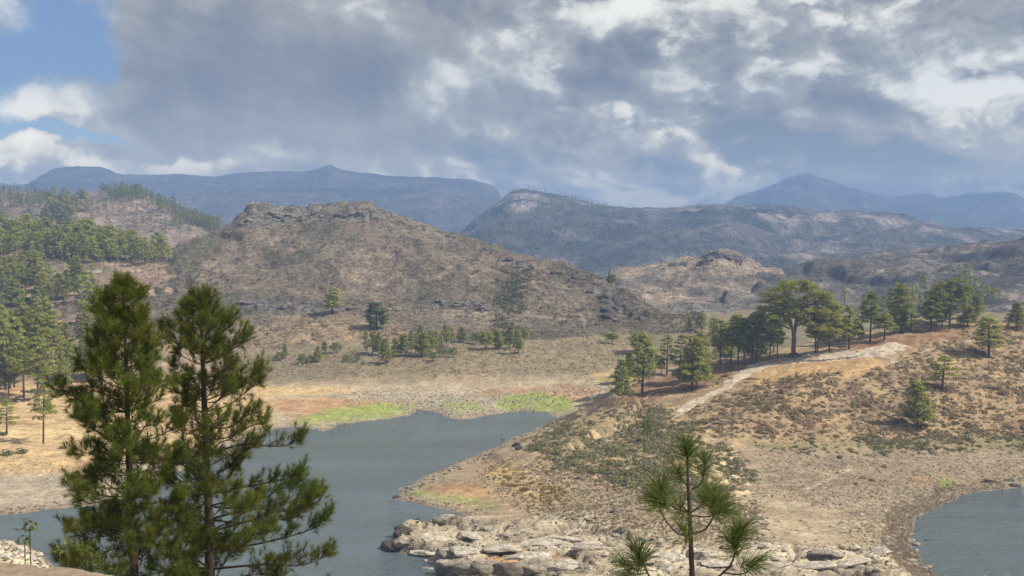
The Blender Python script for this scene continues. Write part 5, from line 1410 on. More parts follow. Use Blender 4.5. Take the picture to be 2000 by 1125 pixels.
PATHPX = [(1330, 806), (1345, 792), (1372, 780), (1400, 765), (1425, 750), (1445, 735), (1470, 720), (1500, 708), (1560, 697), (1630, 694), (1680, 690), (1710, 683), (1760, 672)]
def path_mask(px, py, pts, w):
    best = np.full(px.shape, 1e9)
    for a, b in zip(pts, pts[1:]):
        dx, dy = b[0] - a[0], b[1] - a[1]
        t = np.clip(((px - a[0]) * dx + (py - a[1]) * dy) / (dx * dx + dy * dy), 0, 1)
        best = np.minimum(best, np.hypot(px - a[0] - t * dx, (py - a[1] - t * dy) * 1.6))
    return best < w
free = 1 - path_mask(G_px, G_py, PATHPX, 13).astype(float)
plat = polymask(G_px, G_py, [(1480, 705), (1560, 690), (1700, 680), (1780, 668), (1740, 700), (1720, 730), (1640, 722), (1520, 735), (1470, 730)], 8)
slopeR = polymask(G_px, G_py, [(1420, 730), (1500, 745), (1640, 715), (1740, 720), (1800, 680), (1880, 650), (2300, 600), (2500, 860), (1650, 862), (1420, 850), (1340, 800)], 12) * free * (1 - plat)
oliveM = polymask(G_px, G_py, [(1030, 868), (1120, 825), (1250, 790), (1340, 800), (1420, 870), (1480, 940), (1380, 980), (1200, 940), (1080, 920)], 16) * free
shoreS = polymask(G_px, G_py, [(950, 900), (1100, 900), (1300, 950), (1480, 980), (1500, 1060), (1250, 1060), (1000, 985), (940, 930)], 20)
reedy = polymask(G_px, G_py + 10 * n_p, [(1480, 858), (2200, 842), (2200, 872), (1700, 886), (1480, 882)], 10) * (clus + .1)
bayM = polymask(G_px, G_py, [(1500, 890), (2200, 880), (2200, 945), (1850, 970), (1770, 1010), (1770, 1060), (1830, 1130), (1700, 1120), (1640, 1000), (1480, 960)], 14)
PALd = [(.31, .225, .14), (.37, .28, .175), (.25, .19, .12), (.42, .32, .20), (.25, .22, .11)]
PALo = [(.26, .25, .11), (.30, .275, .145), (.22, .22, .10), (.33, .28, .18), (.38, .32, .22)]
PALg = [(.30, .25, .17), (.36, .29, .19), (.25, .21, .15), (.42, .34, .22)]
# individual shrubs: the ones that show largest
def shrub_mesh(seed, n, name='shrub'):
    V, Fa = shrub_tpl(n, seed, .6); V = V * np.array([1, 1, 1.0])
    return V, Fa
def shrub_objs():
    fam = {}
    rr = np.random.default_rng(41)
    def variants(pal, key):
        out = []
        for i in range(6):
            V, Fa = shrub_tpl(150, 300 + i + len(key) * 10, .7)
            # smaller leaflets for the single shrubs
            c = V.reshape(-1, 3, 3).mean(1, keepdims=True); V = (c + (V.reshape(-1, 3, 3) - c) * .55).reshape(-1, 3)
            g = Geo(); col_ = np.array(pal[i % len(pal)]) * rr.uniform(.85, 1.15)
            cc = col_[None] * rr.uniform(.7, 1.35, (len(Fa), 1)); g.add(V, Fa, np.repeat(cc, 3, 0))
            g.add(*tube([(0, 0, -.3), (0.03, 0, .25), (.1, .05, .55)], [.05, .04, .02], 4, False), c=(.1, .08, .06))
            out.append(g.mesh('shrub', M_scrub))
        return out
    def put(P, vs, s, name, label, group, cat):
        qx, qy = PROJ(P[:, 0], P[:, 1], P[:, 2]); label0, group0 = label, group
        for p, x_, y_ in zip(P, qx, qy):
            if name != 'ochre_bush':
                b_, a_ = area(x_, y_, (1420, 2000) if name[0] == 'd' else (1030, 1480), (690, 860) if name[0] == 'd' else (800, 940))
                label, group = label0 + ', %s %s part' % (b_, a_), group0 + ', %s %s' % (b_, a_)
            o = link(name, vs[random.randrange(6)], None, p, label, cat, group)
            k = random.uniform(*s); o.scale = (k * random.uniform(.9, 1.3), k * random.uniform(.9, 1.2), k * random.uniform(.75, 1.1)); o.rotation_euler = (0, 0, random.uniform(0, 6.3))
    put(gpick(slopeR * clus, 190, 1), variants(PALd, 'dry'), (1.1, 2.1), 'dry_shrub', 'dry grey brown shrub on the warm soil of the right slope', 'dry shrubs on the right slope', 'shrub')
    put(gpick(oliveM * clus, 100, 2), variants(PALo, 'olive1'), (.9, 1.8), 'olive_shrub', 'olive green shrub in the scrub between ridge path and lake', 'olive shrubs below the ridge path', 'shrub')
    put(gpick(polymask(G_px, G_py, [(990, 925), (1060, 945), (1110, 960), (1100, 985), (1060, 975), (980, 945)], 4), 40, 3), variants([(.30, .22, .08), (.36, .26, .10), (.24, .18, .07)], 'ochre12'), (.45, .8), 'ochre_bush', 'low ochre bush on the shore flat above the orange silt', 'ochre bushes on the peninsula flat', 'bush')
    for px, py, s, lab in [(1728, 912, .9, 'round dark ochre bush alone on the grey flat before the bay'), (1685, 935, 1.0, 'left bush of the ochre clump on the grey flat'), (1702, 938, .9, 'right bush of the ochre clump on the grey flat'), (1672, 945, .8, 'small bush below the ochre clump'), (1250, 1030, .8, 'ochre bush on the pale rock slabs'),
                           (10, 888, 2.0, 'round green bush at the left edge of the shore clearing'), (40, 885, 1.9, 'big round green bush behind the left shore'), (122, 877, 1.2, 'small green bush right of the sparse left pine'), (1700, 1085, .7, 'yellow bush near the bay rocks'), (1645, 1070, .8, 'ochre bush between the slab and the bay'), (5, 850, 1.6, 'dark green bush at the left edge beside the small pine')]:
        vs = variants([(.13, .15, .05), (.16, .17, .06)] if px < 130 else [(.27, .21, .09)], 'x' + str(px))
        p = SG.at(px, py); o = link('round_bush', vs[0], None, p, lab, 'bush'); o.scale = (s, s, s * .85)
shrub_objs()
# smaller scrub: far past counting
for nm, wgt, n, sz, pal, tp, lab in [
    ('dry_scrub', slopeR * (clus + .3), 13000, (.25, 1.1), PALd + PALg, T24, 'low dry scrub covering the right slope'),
    ('olive_scrub', oliveM * (clus + .15), 5200, (.25, .95), PALo, T24, 'low olive scrub between ridge path and lake'),
    ('shore_scrub', shoreS, 4200, (.12, .5), PALg + PALd, T24, 'thin dry scrub above the pale rocks'),
    ('reed_belt_scrub', reedy, 1100, (.35, .8), PALo, T24, 'belt of green brown scrub at the foot of the right slope'),
    ('bay_scrub', bayM, 5200, (.12, .42), PALg + PALd, T10, 'dry stubble on the flat around the right bay'),
    ('flat_scrub', polymask(G_px, G_py, [(480, 690), (1250, 655), (1300, 690), (1150, 730), (740, 735), (490, 745)], 10), 3400, (.4, 1.1), PALd + PALo, T10, 'dark scrub at the foot of the brown hill'),
    ('clearing_scrub', polymask(G_px, G_py, [(0, 890), (160, 895), (160, 935), (0, 925)], 8), 260, (.15, .45), PALg, T10, 'dry weeds behind the left shore'),
    ('flats_stubble', polymask(G_px, G_py, [(500, 745), (1230, 720), (1150, 790), (820, 800), (520, 830)], 10), 700, (.12, .4), PALd, T10, 'sparse stubble on the dry lake bed')]:
    P = gpick(wgt, n, n); S_ = rng.uniform(*sz, n) * rng.uniform(.7, 1.2, n)
    scatter(nm, P, tp, S_, colors(n, pal, rng), M_scrub, lab)
gw = polymask(G_px, G_py, [(575, 815), (720, 792), (806, 790), (730, 816), (600, 826)], 6) + polymask(G_px, G_py, [(980, 778), (1050, 766), (1118, 782), (1115, 800), (980, 797)], 6) + .6 * polymask(G_px, G_py, [(800, 962), (835, 958), (870, 966), (980, 990), (930, 990), (860, 978)], 5) + .5 * polymask(G_px, G_py, [(1815, 938), (1850, 934), (1880, 944), (1840, 952)], 4)
P = gpick(gw, 3400, 31); scatter('shore_grass', P, [reed_tpl(9, s + 40) for s in range(4)], rng.uniform(.10, .30, 3400), colors(3400, [(.28, .34, .09), (.36, .40, .12), (.42, .40, .18), (.27, .27, .12)], rng), M_scrub, 'short green grass on the wet lake margin')
# dead reeds by the bay and by the steep shore
bayE = (G_sd < 5.5) * (G_px > 1650) * (G_px < 1960) * 1.0
P = gpick(bayE, 1400, 8); scatter('dead_reeds', P, [reed_tpl(12, s) for s in range(4)], rng.uniform(.4, .95, 1400), colors(1400, [(.36, .29, .21), (.44, .36, .27), (.26, .20, .15)], rng), M_scrub, 'brown dead reeds along the edge of the right bay')
shE = polymask(G_px, G_py, [(1060, 835), (1180, 775), (1210, 782), (1100, 835)], 4) * 1.0
P = gpick(shE, 500, 9); scatter('shore_reeds', P, [reed_tpl(12, s) for s in range(4)], rng.uniform(.5, 1.3, 500), colors(500, [(.17, .15, .12), (.24, .20, .16)], rng), M_scrub, 'grey dead reeds on the steep bank at the head of the lake')
# stones
RT = [rock_tpl(s) for s in range(8)]
edgeW = ((G_sd < 4.5) & (G_sd > .1)) * (1.0 + 2 * (n_q > 0))
P = gpick(edgeW * (GYr > 150), 3800, 10); scatter('shore_stones', P, RT, rng.uniform(.08, .38, 3800) ** 1.0, colors(3800, [(.34, .30, .26), (.22, .195, .17), (.44, .39, .33), (.14, .125, .11)], rng), M_scrub, 'small stones along the water line')
w_ = np.maximum(shoreS, np.maximum(bayM, G_rock * .8)) + .15 * slopeR
P = gpick(w_, 8000, 11); scatter('field_stones', P, RT, rng.uniform(.07, .36, 8000), colors(8000, [(.42, .38, .32), (.30, .26, .22), (.55, .50, .43), (.15, .13, .115)], rng), M_scrub, 'loose stones on the flats of the peninsula')
w_ = polymask(G_px, G_py, [(620, 765), (1000, 762), (1240, 740), (1200, 780), (960, 800), (880, 816), (790, 800)], 10)
P = gpick(w_, 2200, 12); scatter('lake_bed_stones', P, RT, rng.uniform(.12, .5, 2200), colors(2200, [(.36, .33, .29), (.20, .18, .16), (.48, .43, .37)], rng), M_scrub, 'stony patches of the dry lake bed')
# scrub on the hills
def hscatter(nm, S, n, sz, pal, lab, qmax=3.0, poly=None, seed=1, tp=T10, spread=.6):
    rg = np.random.default_rng(seed); m = (S.Q < qmax) & (S.Q > .2)
    if poly: m &= polymask(S.px, S.py, poly, .5) > .5
    dens = fbm(S.P[:, 0], S.P[:, 1], 45, 4, .6, seed) + .6 * fbm(S.P[:, 0], S.P[:, 1], 10, 3, .6, seed + 1)
    w = m * (sstep(-.25, .3, dens) + .08)
    idx = rg.choice(len(w), n, p=w / w.sum()); P = S.P[idx].copy()
    if spread > 1:      # ragged outline: move some plants to a neighbouring grid point along the row
        j = np.clip(idx + np.round(rg.normal(0, 2.5, n)).astype(int), 0, len(S.P) - 1); P = S.P[j].copy()
    P[:, :2] += rg.normal(0, .6, (n, 2))
    # keep them seated on the slope: offset along it is small against their size
    scatter(nm, P, tp, rg.uniform(*sz, n), colors(n, pal, rg), M_scrub, lab)
hscatter('hill_scrub', S_brown, 15000, (.45, 1.3), [(.26, .215, .15), (.32, .26, .19), (.22, .20, .12), (.38, .31, .22), (.27, .23, .15)], 'scrub covering the brown hill', seed=5)
hscatter('hill_bushes', S_brown, 4200, (.8, 1.9), [(.13, .125, .07), (.17, .15, .09), (.10, .10, .06), (.15, .12, .09)], 'larger dark bushes dotted over the brown hill', seed=15)
hscatter('hill_scrub', S_brown, 1150, (.6, 1.6), [(.13, .135, .07), (.17, .165, .09), (.11, .115, .06)], 'dark green scrub in the gully of the brown hill', poly=[(985, 530), (1010, 520), (1038, 528), (1030, 560), (1018, 590), (1008, 625), (1022, 650), (985, 655), (950, 640), (975, 615), (965, 590), (990, 560)], seed=6, spread=4.5)
hscatter('hill_scrub', S_brown, 1100, (.7, 1.5), [(.15, .155, .08), (.19, .18, .11)], 'green scrub on the left flank of the brown hill', poly=[(100, 610), (330, 490), (450, 440), (450, 490), (330, 570), (200, 630)], seed=7)
hscatter('hill_scrub', S_knob, 4000, (.7, 1.8), [(.16, .14, .11), (.22, .19, .15), (.12, .12, .08)], 'scrub on the knob topped hill', seed=8, qmax=3.0)
hscatter('hill_scrub', S_right, 5000, (.7, 2.0), [(.13, .13, .10), (.20, .17, .14), (.10, .11, .07)], 'scrub on the grey right hill', seed=9)
hscatter('hill_scrub', S_left1, 3000, (.6, 1.6), [(.13, .13, .08), (.20, .17, .12)], 'scrub between the pines of the near left hill', seed=10)
hscatter('hill_scrub', S_left2, 3500, (1.2, 3.0), [(.12, .13, .08), (.18, .15, .12)], 'scrub on the far left hill', seed=11)

# ------------------------------------------------------------------ rocks as things
def boulder(loc, size, label, group, seed, col=(.34, .31, .27), name='boulder', sub=3, sink=.25, rot=None, cat='rock'):
    V, Fa = icosphere(sub); rg = np.random.default_rng(seed)
    off = rg.uniform(0, 100, 3)
    n = ridged(V[:, 0] * 1.0 + V[:, 2] * .7 + off[0], V[:, 1] + V[:, 2] * .5 + off[1], .9, 4, .55, seed % 50) * .10 + fbm(V[:, 0] + off[2], V[:, 2] * 2 + V[:, 1], .5, 3, .5, 3) * .08
    # planed facets
    for _ in range(13):
        d = rdir(1, rg)[0]; lim = rg.uniform(.58, .86); dp = V @ d
        V = V - np.maximum(dp - lim, 0)[:, None] * d[None] * 1.0
    V = V * (1 + n[:, None]) * np.array(size)
    g = Geo(); k = np.clip(.9 + n * 1.6, .4, 1.5)[:, None]
    c = np.asarray(col)[None] * k
    dark = sstep(.25, -.35, V[:, 2] / size[2])[:, None]
    g.add(V, Fa, c)
    o = link(name, g.mesh(name, M_rock, False), None, (loc[0], loc[1], loc[2] + size[2] * (0.5 - sink)), label, cat, group)
    o.rotation_euler = (rg.normal(0, .1), rg.normal(0, .1), rg.uniform(0, 6.28) if rot is None else rot)
    return o
DK, MD, PL = (.11, .095, .085), (.36, .315, .26), (.56, .50, .42)
for i, (px, py, sx, sy, sz, c, lab) in enumerate([
    (772, 1072, 2.6, 2.2, 1.5, DK, 'black wet boulder at the tip of the lower rock spit'), (778, 1045, 1.5, 1.3, 1.0, DK, 'dark boulder with a pale patch above the tip of the spit'), (790, 1034, 1.9, 1.2, .8, DK, 'flat dark rock on the upper edge of the rock spit'),
    (818, 1022, 1.0, .9, .9, DK, 'round black rock standing in the inlet'), (832, 1023, .8, .6, .5, DK, 'small black rock beside the round one in the inlet'), (862, 1018, 1.8, 1.4, 1.0, MD, 'brown rock at the root of the inlet'), (875, 1016, 2.2, 1.6, 1.0, MD, 'broad grey rock at the root of the inlet'),
    (806, 1082, .8, .7, .45, PL, 'small pale rock at the water under the spit'), (843, 1097, 1.7, .8, .2, PL, 'flat pale rock awash left of the big outcrop'), (840, 1110, 1.5, .6, .15, PL, 'lower flat pale rock awash left of the big outcrop'),
    (868, 1092, 2.4, 2.4, 1.9, MD, 'big rounded rock at the corner of the outcrop'), (876, 1112, 2.4, 2.0, 1.7, MD, 'rounded rock bulging into the lake at the bottom edge'), (903, 1112, 3.0, 1.6, 1.4, MD, 'dark faced rock under the outcrop edge'),
    (960, 1112, 3.6, 2.0, 1.5, MD, 'rough rock face at the bottom of the outcrop'), (990, 1118, 3.4, 2.0, 1.6, (.2, .17, .145), 'black stained rock at the bottom picture edge'), (1040, 1112, 3.8, 2.2, 1.7, MD, 'broad dark faced rock at the bottom picture edge'), (1090, 1110, 3.2, 2.0, 1.4, PL, 'pale hump of rock with dark cracks at the bottom'),
    (1145, 1070, 3.0, 1.9, 1.2, PL, 'pale rounded boulder with shaded left side on the slabs'), (1120, 1108, 2.4, 1.5, 1.1, MD, 'cracked grey rock right of the pale hump'), (812, 1058, 3.4, 2.0, .7, PL, 'pale sloping slab in the middle of the spit'), (832, 1065, 2.2, 1.2, .6, PL, 'pale split slab near the spit edge'),
    (850, 1052, 3.6, 2.6, .6, PL, 'wide grey slab on the spit'), (786, 1060, 2.2, 1.6, .9, MD, 'grey brown slab end above the black boulder'), (826, 1080, 2.4, 1.2, .6, PL, 'pale ledge low by the water'), (980, 1072, 3.6, 2.2, .8, PL, 'whitish slab right of the orange soil streak'), (1050, 1062, 4.6, 2.4, .6, PL, 'long whitish slab in the middle of the outcrop'),
    (1030, 1090, 5.0, 1.8, .8, PL, 'long pale slab below the orange streak'), (1110, 1055, 3.6, 1.8, .5, PL, 'low white slab near the shaded boulder'), (925, 1050, 3.0, 2.2, .5, PL, 'smooth pinkish slab at the neck of the spit'), (905, 1080, 3.4, 2.2, .7, PL, 'smooth grey slab above the rounded corner rock'),
    (1250, 1095, 4.5, 2.0, .6, PL, 'white slab left of the young pine stem'), (1300, 1085, 3.4, 1.8, .6, PL, 'white slab behind the young pine stem'), (1400, 1100, 4.0, 1.8, .5, PL, 'white slab right of the young pine stem'), (1500, 1108, 4.5, 2.0, .5, PL, 'flat white slab at the bottom middle right'),
    (1580, 1105, 4.5, 2.0, .6, PL, 'cracked white slab right at the bottom edge'), (1660, 1100, 4.5, 2.4, .6, PL, 'last white slab before the bay rocks'), (1605, 1083, 3.2, 1.0, .5, MD, 'flat dark rock plate on the bare soil'), (1720, 1075, 2.2, 1.4, .7, PL, 'pale block above the bay rocks'),
    (1940, 940, 2.8, .9, .35, DK, 'long black rock plate on the flat by the bay'), (1970, 938, 2.0, .7, .3, DK, 'short black rock plate right of the long one'), (1985, 949, 1.2, .8, .5, DK, 'dark rock at the water edge on the right'), (1640, 894, .7, .6, .5, DK, 'small dark boulder on the grey flat'), (1200, 1000, .8, .7, .6, DK, 'dark stub of rock on the shore flat'),
    (775, 972, 1.0, .8, .5, DK, 'dark rock at the tip of the green peninsula'), (785, 958, 1.2, .8, .5, MD, 'grey rock on the upper edge of the green tip'), (1008, 870, 1.3, 1.1, .8, DK, 'pair rock, upper one, on the bank above the lake'), (1012, 878, 1.2, 1.0, .7, DK, 'pair rock, lower one, on the bank above the lake'), (1070, 845, 1.2, .9, .7, MD, 'brown rock block on the bank near the lake head'),
    (1532, 768, 1.3, 1.1, 1.1, (.30, .20, .13), 'pointed tan boulder among the dry shrubs of the slope'), (742, 966, .0, 0, 0, DK, ''), (895, 1035, .9, .6, .4, DK, 'small dark rock on the grey slab neck')]):
    if not lab: continue
    p = SG.at(px, py)
    if px == 843 or px == 840 or px == 818 or px == 832:
        q = GZ(px, py, 0); p = np.array([q[0], q[1], -.05])
    boulder(p, (sx, sy, sz), lab, 'rocks of the shore outcrop' if py > 1000 and px < 1200 else ('white slabs along the bottom' if py > 1060 else None), 400 + i, c, 'rock_slab' if sz < .75 and sx > 2 else 'boulder', 3, .3, rot=random.uniform(-.35, .35))
# many smaller boulders on the outcrop and along the bay edge
for j, (poly, n, s, c, lab, grp) in enumerate([
    ([(880, 1020), (1150, 1010), (1230, 1050), (1000, 1060), (880, 1040)], 26, (.3, .9), MD, 'grey block lying on the pale outcrop', 'small blocks on the outcrop'),
    ([(1150, 1060), (1700, 1070), (1720, 1120), (1150, 1120)], 40, (.4, 1.3), PL, 'pale block among the white slabs', 'pale blocks among the white slabs'),
    ([(1740, 1030), (1775, 1030), (1815, 1110), (1790, 1120), (1735, 1080)], 30, (.3, .9), MD, 'brown block on the bank of the bay', 'blocks on the bank of the bay'),
    ([(1420, 960), (1740, 960), (1740, 1060), (1420, 1050)], 30, (.25, .7), PL, 'pale stone on the stubble flat', 'stones on the stubble flat'),
    ([(0, 1062), (60, 1070), (95, 1095), (0, 1090)], 26, (.3, .9), (.62, .56, .46), 'white block on the near left shore', 'white blocks of the near left shore'),
    ([(780, 960), (880, 915), (985, 875), (990, 880), (890, 922), (790, 966)], 34, (.3, .8), MD, 'dark flat stone on the upper edge of the peninsula', 'stones on the peninsula edge'),
    ([(1440, 740), (1900, 700), (1980, 830), (1500, 840)], 34, (.3, .9), (.40, .32, .24), 'tan boulder between the dry shrubs', 'tan boulders between the dry shrubs')]):
    proto = []
    for v in range(5):
        o = boulder((0, 0, 0), (1, .8, .6), lab, grp, 900 + j * 9 + v, c, 'boulder', 2, .3); proto.append(o)
    xs = [a for a, b in poly]; ys = [b for a, b in poly]; k = 0
    while k < n:
        px, py = random.uniform(min(xs), max(xs)), random.uniform(min(ys), max(ys))
        if polymask(np.array([px]), np.array([py]), poly, .5)[0] < .5: continue
        p = SG.at(px, py, 5); q = p + np.array([random.uniform(-.3, .3), random.uniform(-.3, .3), 0]); s = random.uniform(*s_) if False else random.uniform(s[0], s[1]) if isinstance(s, tuple) else s
        o = proto[k] if k < 5 else proto[k % 5].copy()
        if k >= 5: COL.objects.link(o)
        kk = s if not isinstance(s, tuple) else .5
        o.location = (q[0], q[1], max(q[2], 0) + kk * .12); o.scale = (kk * random.uniform(.8, 1.4), kk, kk * random.uniform(.7, 1.1)); o.rotation_euler = (0, 0, random.uniform(-.5, .5)); k += 1
        s = {0: (.3, .9), 1: (.4, 1.3), 2: (.3, .9), 3: (.25, .7), 4: (.3, .9), 5: (.3, .8), 6: (.3, .9)}[j]
# rocks on the hill crests
def crest_rocks(S, crest, n, s, lab, grp, c, dpy=(1, 14), seed=0):
    random.seed(seed)
    for i in range(n):
        px, py0 = random.choice(crest); px += random.uniform(-9, 9); py = py0 + random.uniform(*dpy)
        p = S.at(px, py, 5); k = random.uniform(*s)
        boulder(p, (k * random.uniform(1, 1.8), k, k * random.uniform(.6, .9)), lab, grp, 2000 + seed * 50 + i, c, 'rock_outcrop', 2, .35)
crest_rocks(S_brown, [(x, np.interp(x, [470, 500, 560, 600, 640, 700, 740], [424, 408, 413, 414, 406, 403, 412])) for x in range(475, 745, 9)], 60, (1.0, 2.6), 'weathered grey rock on the summit rim of the brown hill', 'summit rim rocks of the brown hill', (.20, .18, .15), (2, 20), 1)
crest_rocks(S_brown, [(x, np.interp(x, [760, 830, 880, 950, 1000, 1050, 1100, 1150, 1185], [422, 438, 458, 480, 502, 520, 522, 546, 570])) for x in range(770, 1190, 22)], 26, (1.0, 2.4), 'dark rock on the falling right crest of the brown hill', 'crest rocks of the brown hill', (.15, .13, .115), (2, 12), 2)
crest_rocks(S_brown, [(1120, 540), (1150, 560), (1175, 580), (1200, 592), (1230, 605), (1255, 618), (1180, 610), (1210, 620)], 30, (1.2, 3.0), 'dark purple grey rock on the craggy right end of the brown hill', 'crag rocks of the brown hill', (.12, .10, .10), (-4, 12), 3)
crest_rocks(S_brown, [(480, 592), (500, 594), (560, 600), (600, 604), (860, 592), (900, 596), (930, 598), (950, 600), (690, 600)], 30, (.9, 2.4), 'grey rock in the rock band halfway up the brown hill', 'rock band of the brown hill', (.18, .16, .15), (-4, 5), 4)
crest_rocks(S_knob, [(1378, 503), (1390, 499), (1402, 497), (1415, 498), (1430, 500), (1442, 507)], 30, (1.2, 2.8), 'dark rock of the knob on the far small hill', 'knob rocks of the small hill', (.12, .105, .10), (0, 10), 5)
random.seed(21)

# ------------------------------------------------------------------ paths
def strip(name, pts, w0, w1, col, wob=.5, lift=.05, nseg=90):
    W = np.array([SG.at(x, y, 5) for x, y in pts]); C_ = spline(W, nseg)
    T = np.gradient(C_[:, :2], axis=0); T /= np.linalg.norm(T, axis=1)[:, None] + 1e-9; Nn = np.stack([-T[:, 1], T[:, 0]], 1)
    ww = np.linspace(w0, w1, nseg) if not isinstance(w0, list) else np.interp(np.linspace(0, 1, nseg), np.linspace(0, 1, len(w0)), w0)
    rg = np.random.default_rng(len(pts)); K = 7; V = np.zeros((nseg, K, 3))
    for k in range(K):
        s = (k / (K - 1) - .5) * 2
        off = ww * s * .5 + (rg.normal(0, wob, nseg) if k in (0, K - 1) else 0)
        V[:, k, :2] = C_[:, :2] + Nn * np.asarray(off)[:, None]
        V[:, k, 2] = gz(V[:, k, 0], V[:, k, 1]) + (lift if 0 < k < K - 1 else -.12)
    c = np.zeros((nseg * K, 3)) + np.array(col); c *= (1 + fbm(V[..., 0].ravel(), V[..., 1].ravel(), 3, 3, .5, 9) * .4)[:, None]
    link(name, mk_mesh(name, V.reshape(-1, 3), grid_faces(nseg, K), M_ground, c, True), kind='structure')
strip('path', PATHPX, [5, 5, 4.6, 4.8, 5.2, 6, 8, 13, 17, 18, 16, 15, 9], 0, (.50, .42, .33), lift=.09, nseg=140)
strip('path', [(1700, 690), (1730, 700), (1755, 715), (1765, 725)], 5, 1, (.38, .31, .24), lift=.08)
strip('path', [(1790, 690), (1830, 680), (1870, 672), (1905, 665)], 1.4, 1.2, (.40, .32, .24), lift=.08, wob=.1)
strip('path', [(1560, 962), (1600, 945), (1640, 925), (1665, 912)], .9, .8, (.42, .35, .27), lift=.06, wob=.06)
strip('path', [(1700, 897), (1780, 902), (1860, 900), (1940, 897), (2030, 893)], .6, .6, (.38, .32, .25), lift=.06, wob=.05)
strip('path', [(1100, 820), (1160, 800), (1220, 782), (1270, 770), (1320, 760)], .9, 1.2, (.36, .27, .2), lift=.08, wob=.1)
strip('path', [(1330, 806), (1300, 822), (1250, 832), (1200, 838)], 2.0, .8, (.40, .33, .25), lift=.07)

# ------------------------------------------------------------------ small built things
def stone_edging():
    o = bpy.data.objects.new('stone_edging', None); COL.objects.link(o)
    a = SG.at(1552, 705); o.location = a; tag(o, 'low row of grey stones edging the path below the old pine', 'stone edging')
    V, Fa = rock_tpl(3, 1); g = Geo(); g.add(V, Fa, (.26, .23, .2)); ms = []
    for s in range(4):
        V, Fa = rock_tpl(30 + s, 1); g = Geo(); g.add(V, Fa, np.array((.28, .25, .21)) * random.uniform(.6, 1.2)); ms.append(g.mesh('stone', M_rock))
    for i in range(90):
        t = i / 89; px = 1552 + t * 118; py = 706 - 4 * t - 10 * max(0, t - .6) + random.uniform(-.8, .8)
        p = SG.at(px, py, 4); p[0] += random.uniform(-.3, .3)
        s = link('stone', ms[i % 4], o, tuple(p - a + np.array([0, 0, .1]))); k = random.uniform(.25, .5); s.scale = (k * 1.3, k, k * 1.1); s.rotation_euler = (0, 0, random.uniform(0, 6))
stone_edging()
M_wood = bark_mat('weathered_wood', (.16, .12, .09), 12)
M_darkwood = bark_mat('dark_wood', (.05, .035, .03), 12)
def simple_mat(name, c, r=.9, n=6):
    return bark_mat(name, c, n)
M_conc = bark_mat('concrete', (.36, .34, .31), 6)
def post():
    p = SG.at(1606, 698); g = Geo(); g.add(*tube([(0, 0, -.2), (0, 0, 1.6)], [.05, .05], 6), c=(.2, .18, .16)); g.add(*box(-.09, .09, -.06, .06, 1.45, 1.7))
    link('marker_post', g.mesh('marker_post', M_wood), None, p, 'thin wooden marker post on the stone edged path', 'post')
post()
def table(px, py, rot, mat, label):
    p = SG.at(px, py); o = bpy.data.objects.new('picnic_table', None); COL.objects.link(o); o.location = p; o.rotation_euler = (0, 0, rot); tag(o, label, 'picnic table', 'picnic tables in the clearing')
    def bx(nm, *a):
        g = Geo(); g.add(*box(*a)); link(nm, g.mesh(nm, mat), o)
    for q in range(3): bx('tabletop_plank', -1.1, 1.1, -.42 + q * .29, -.16 + q * .29, .72, .78)
    for s in (-1, 1):
        bx('bench', -1.1, 1.1, s * .8 - .14, s * .8 + .14, .42, .47)
        for e in (-.8, .8):
            g = Geo(); g.add(*tube([(e, s * .85, -.05), (e, s * .2, .72)], [.06, .06], 5)); link('leg', g.mesh('leg', mat), o)
        bx('crossbar', s * .8 - .05, s * .8 + .05, -.9, .9, .34, .42)
table(53, 783, .3, M_darkwood, 'dark picnic table in front of the dark stemmed pine, nearest of three')
table(38, 775, -.4, M_darkwood, 'dark picnic table behind left of the nearest one')
table(106, 763, .1, M_darkwood, 'dark picnic table in the shade right of the big layered pine')
table(148, 788, .5, M_conc, 'pale picnic table alone in the sunny clearing beside the foreground pine')
table(34, 785, .0, M_darkwood, 'small dark table at the left beside the pale stone block')
def bench_block(px, py, label):
    p = SG.at(px, py); g = Geo(); g.add(*box(-.35, .35, -.3, .3, -.1, .7)); g.add(*box(-.42, .42, -.36, .36, .7, .78)); g.add(*box(-.2, .2, -.31, -.302, .15, .5), c=(.05, .05, .05))
    link('stone_grill', g.mesh('stone_grill', M_conc), None, p, label, 'grill')
bench_block(38, 788, 'pale block shaped stone grill beside the dark tables')
bench_block(114, 777, 'white stone grill standing at the edge of the pine shade')

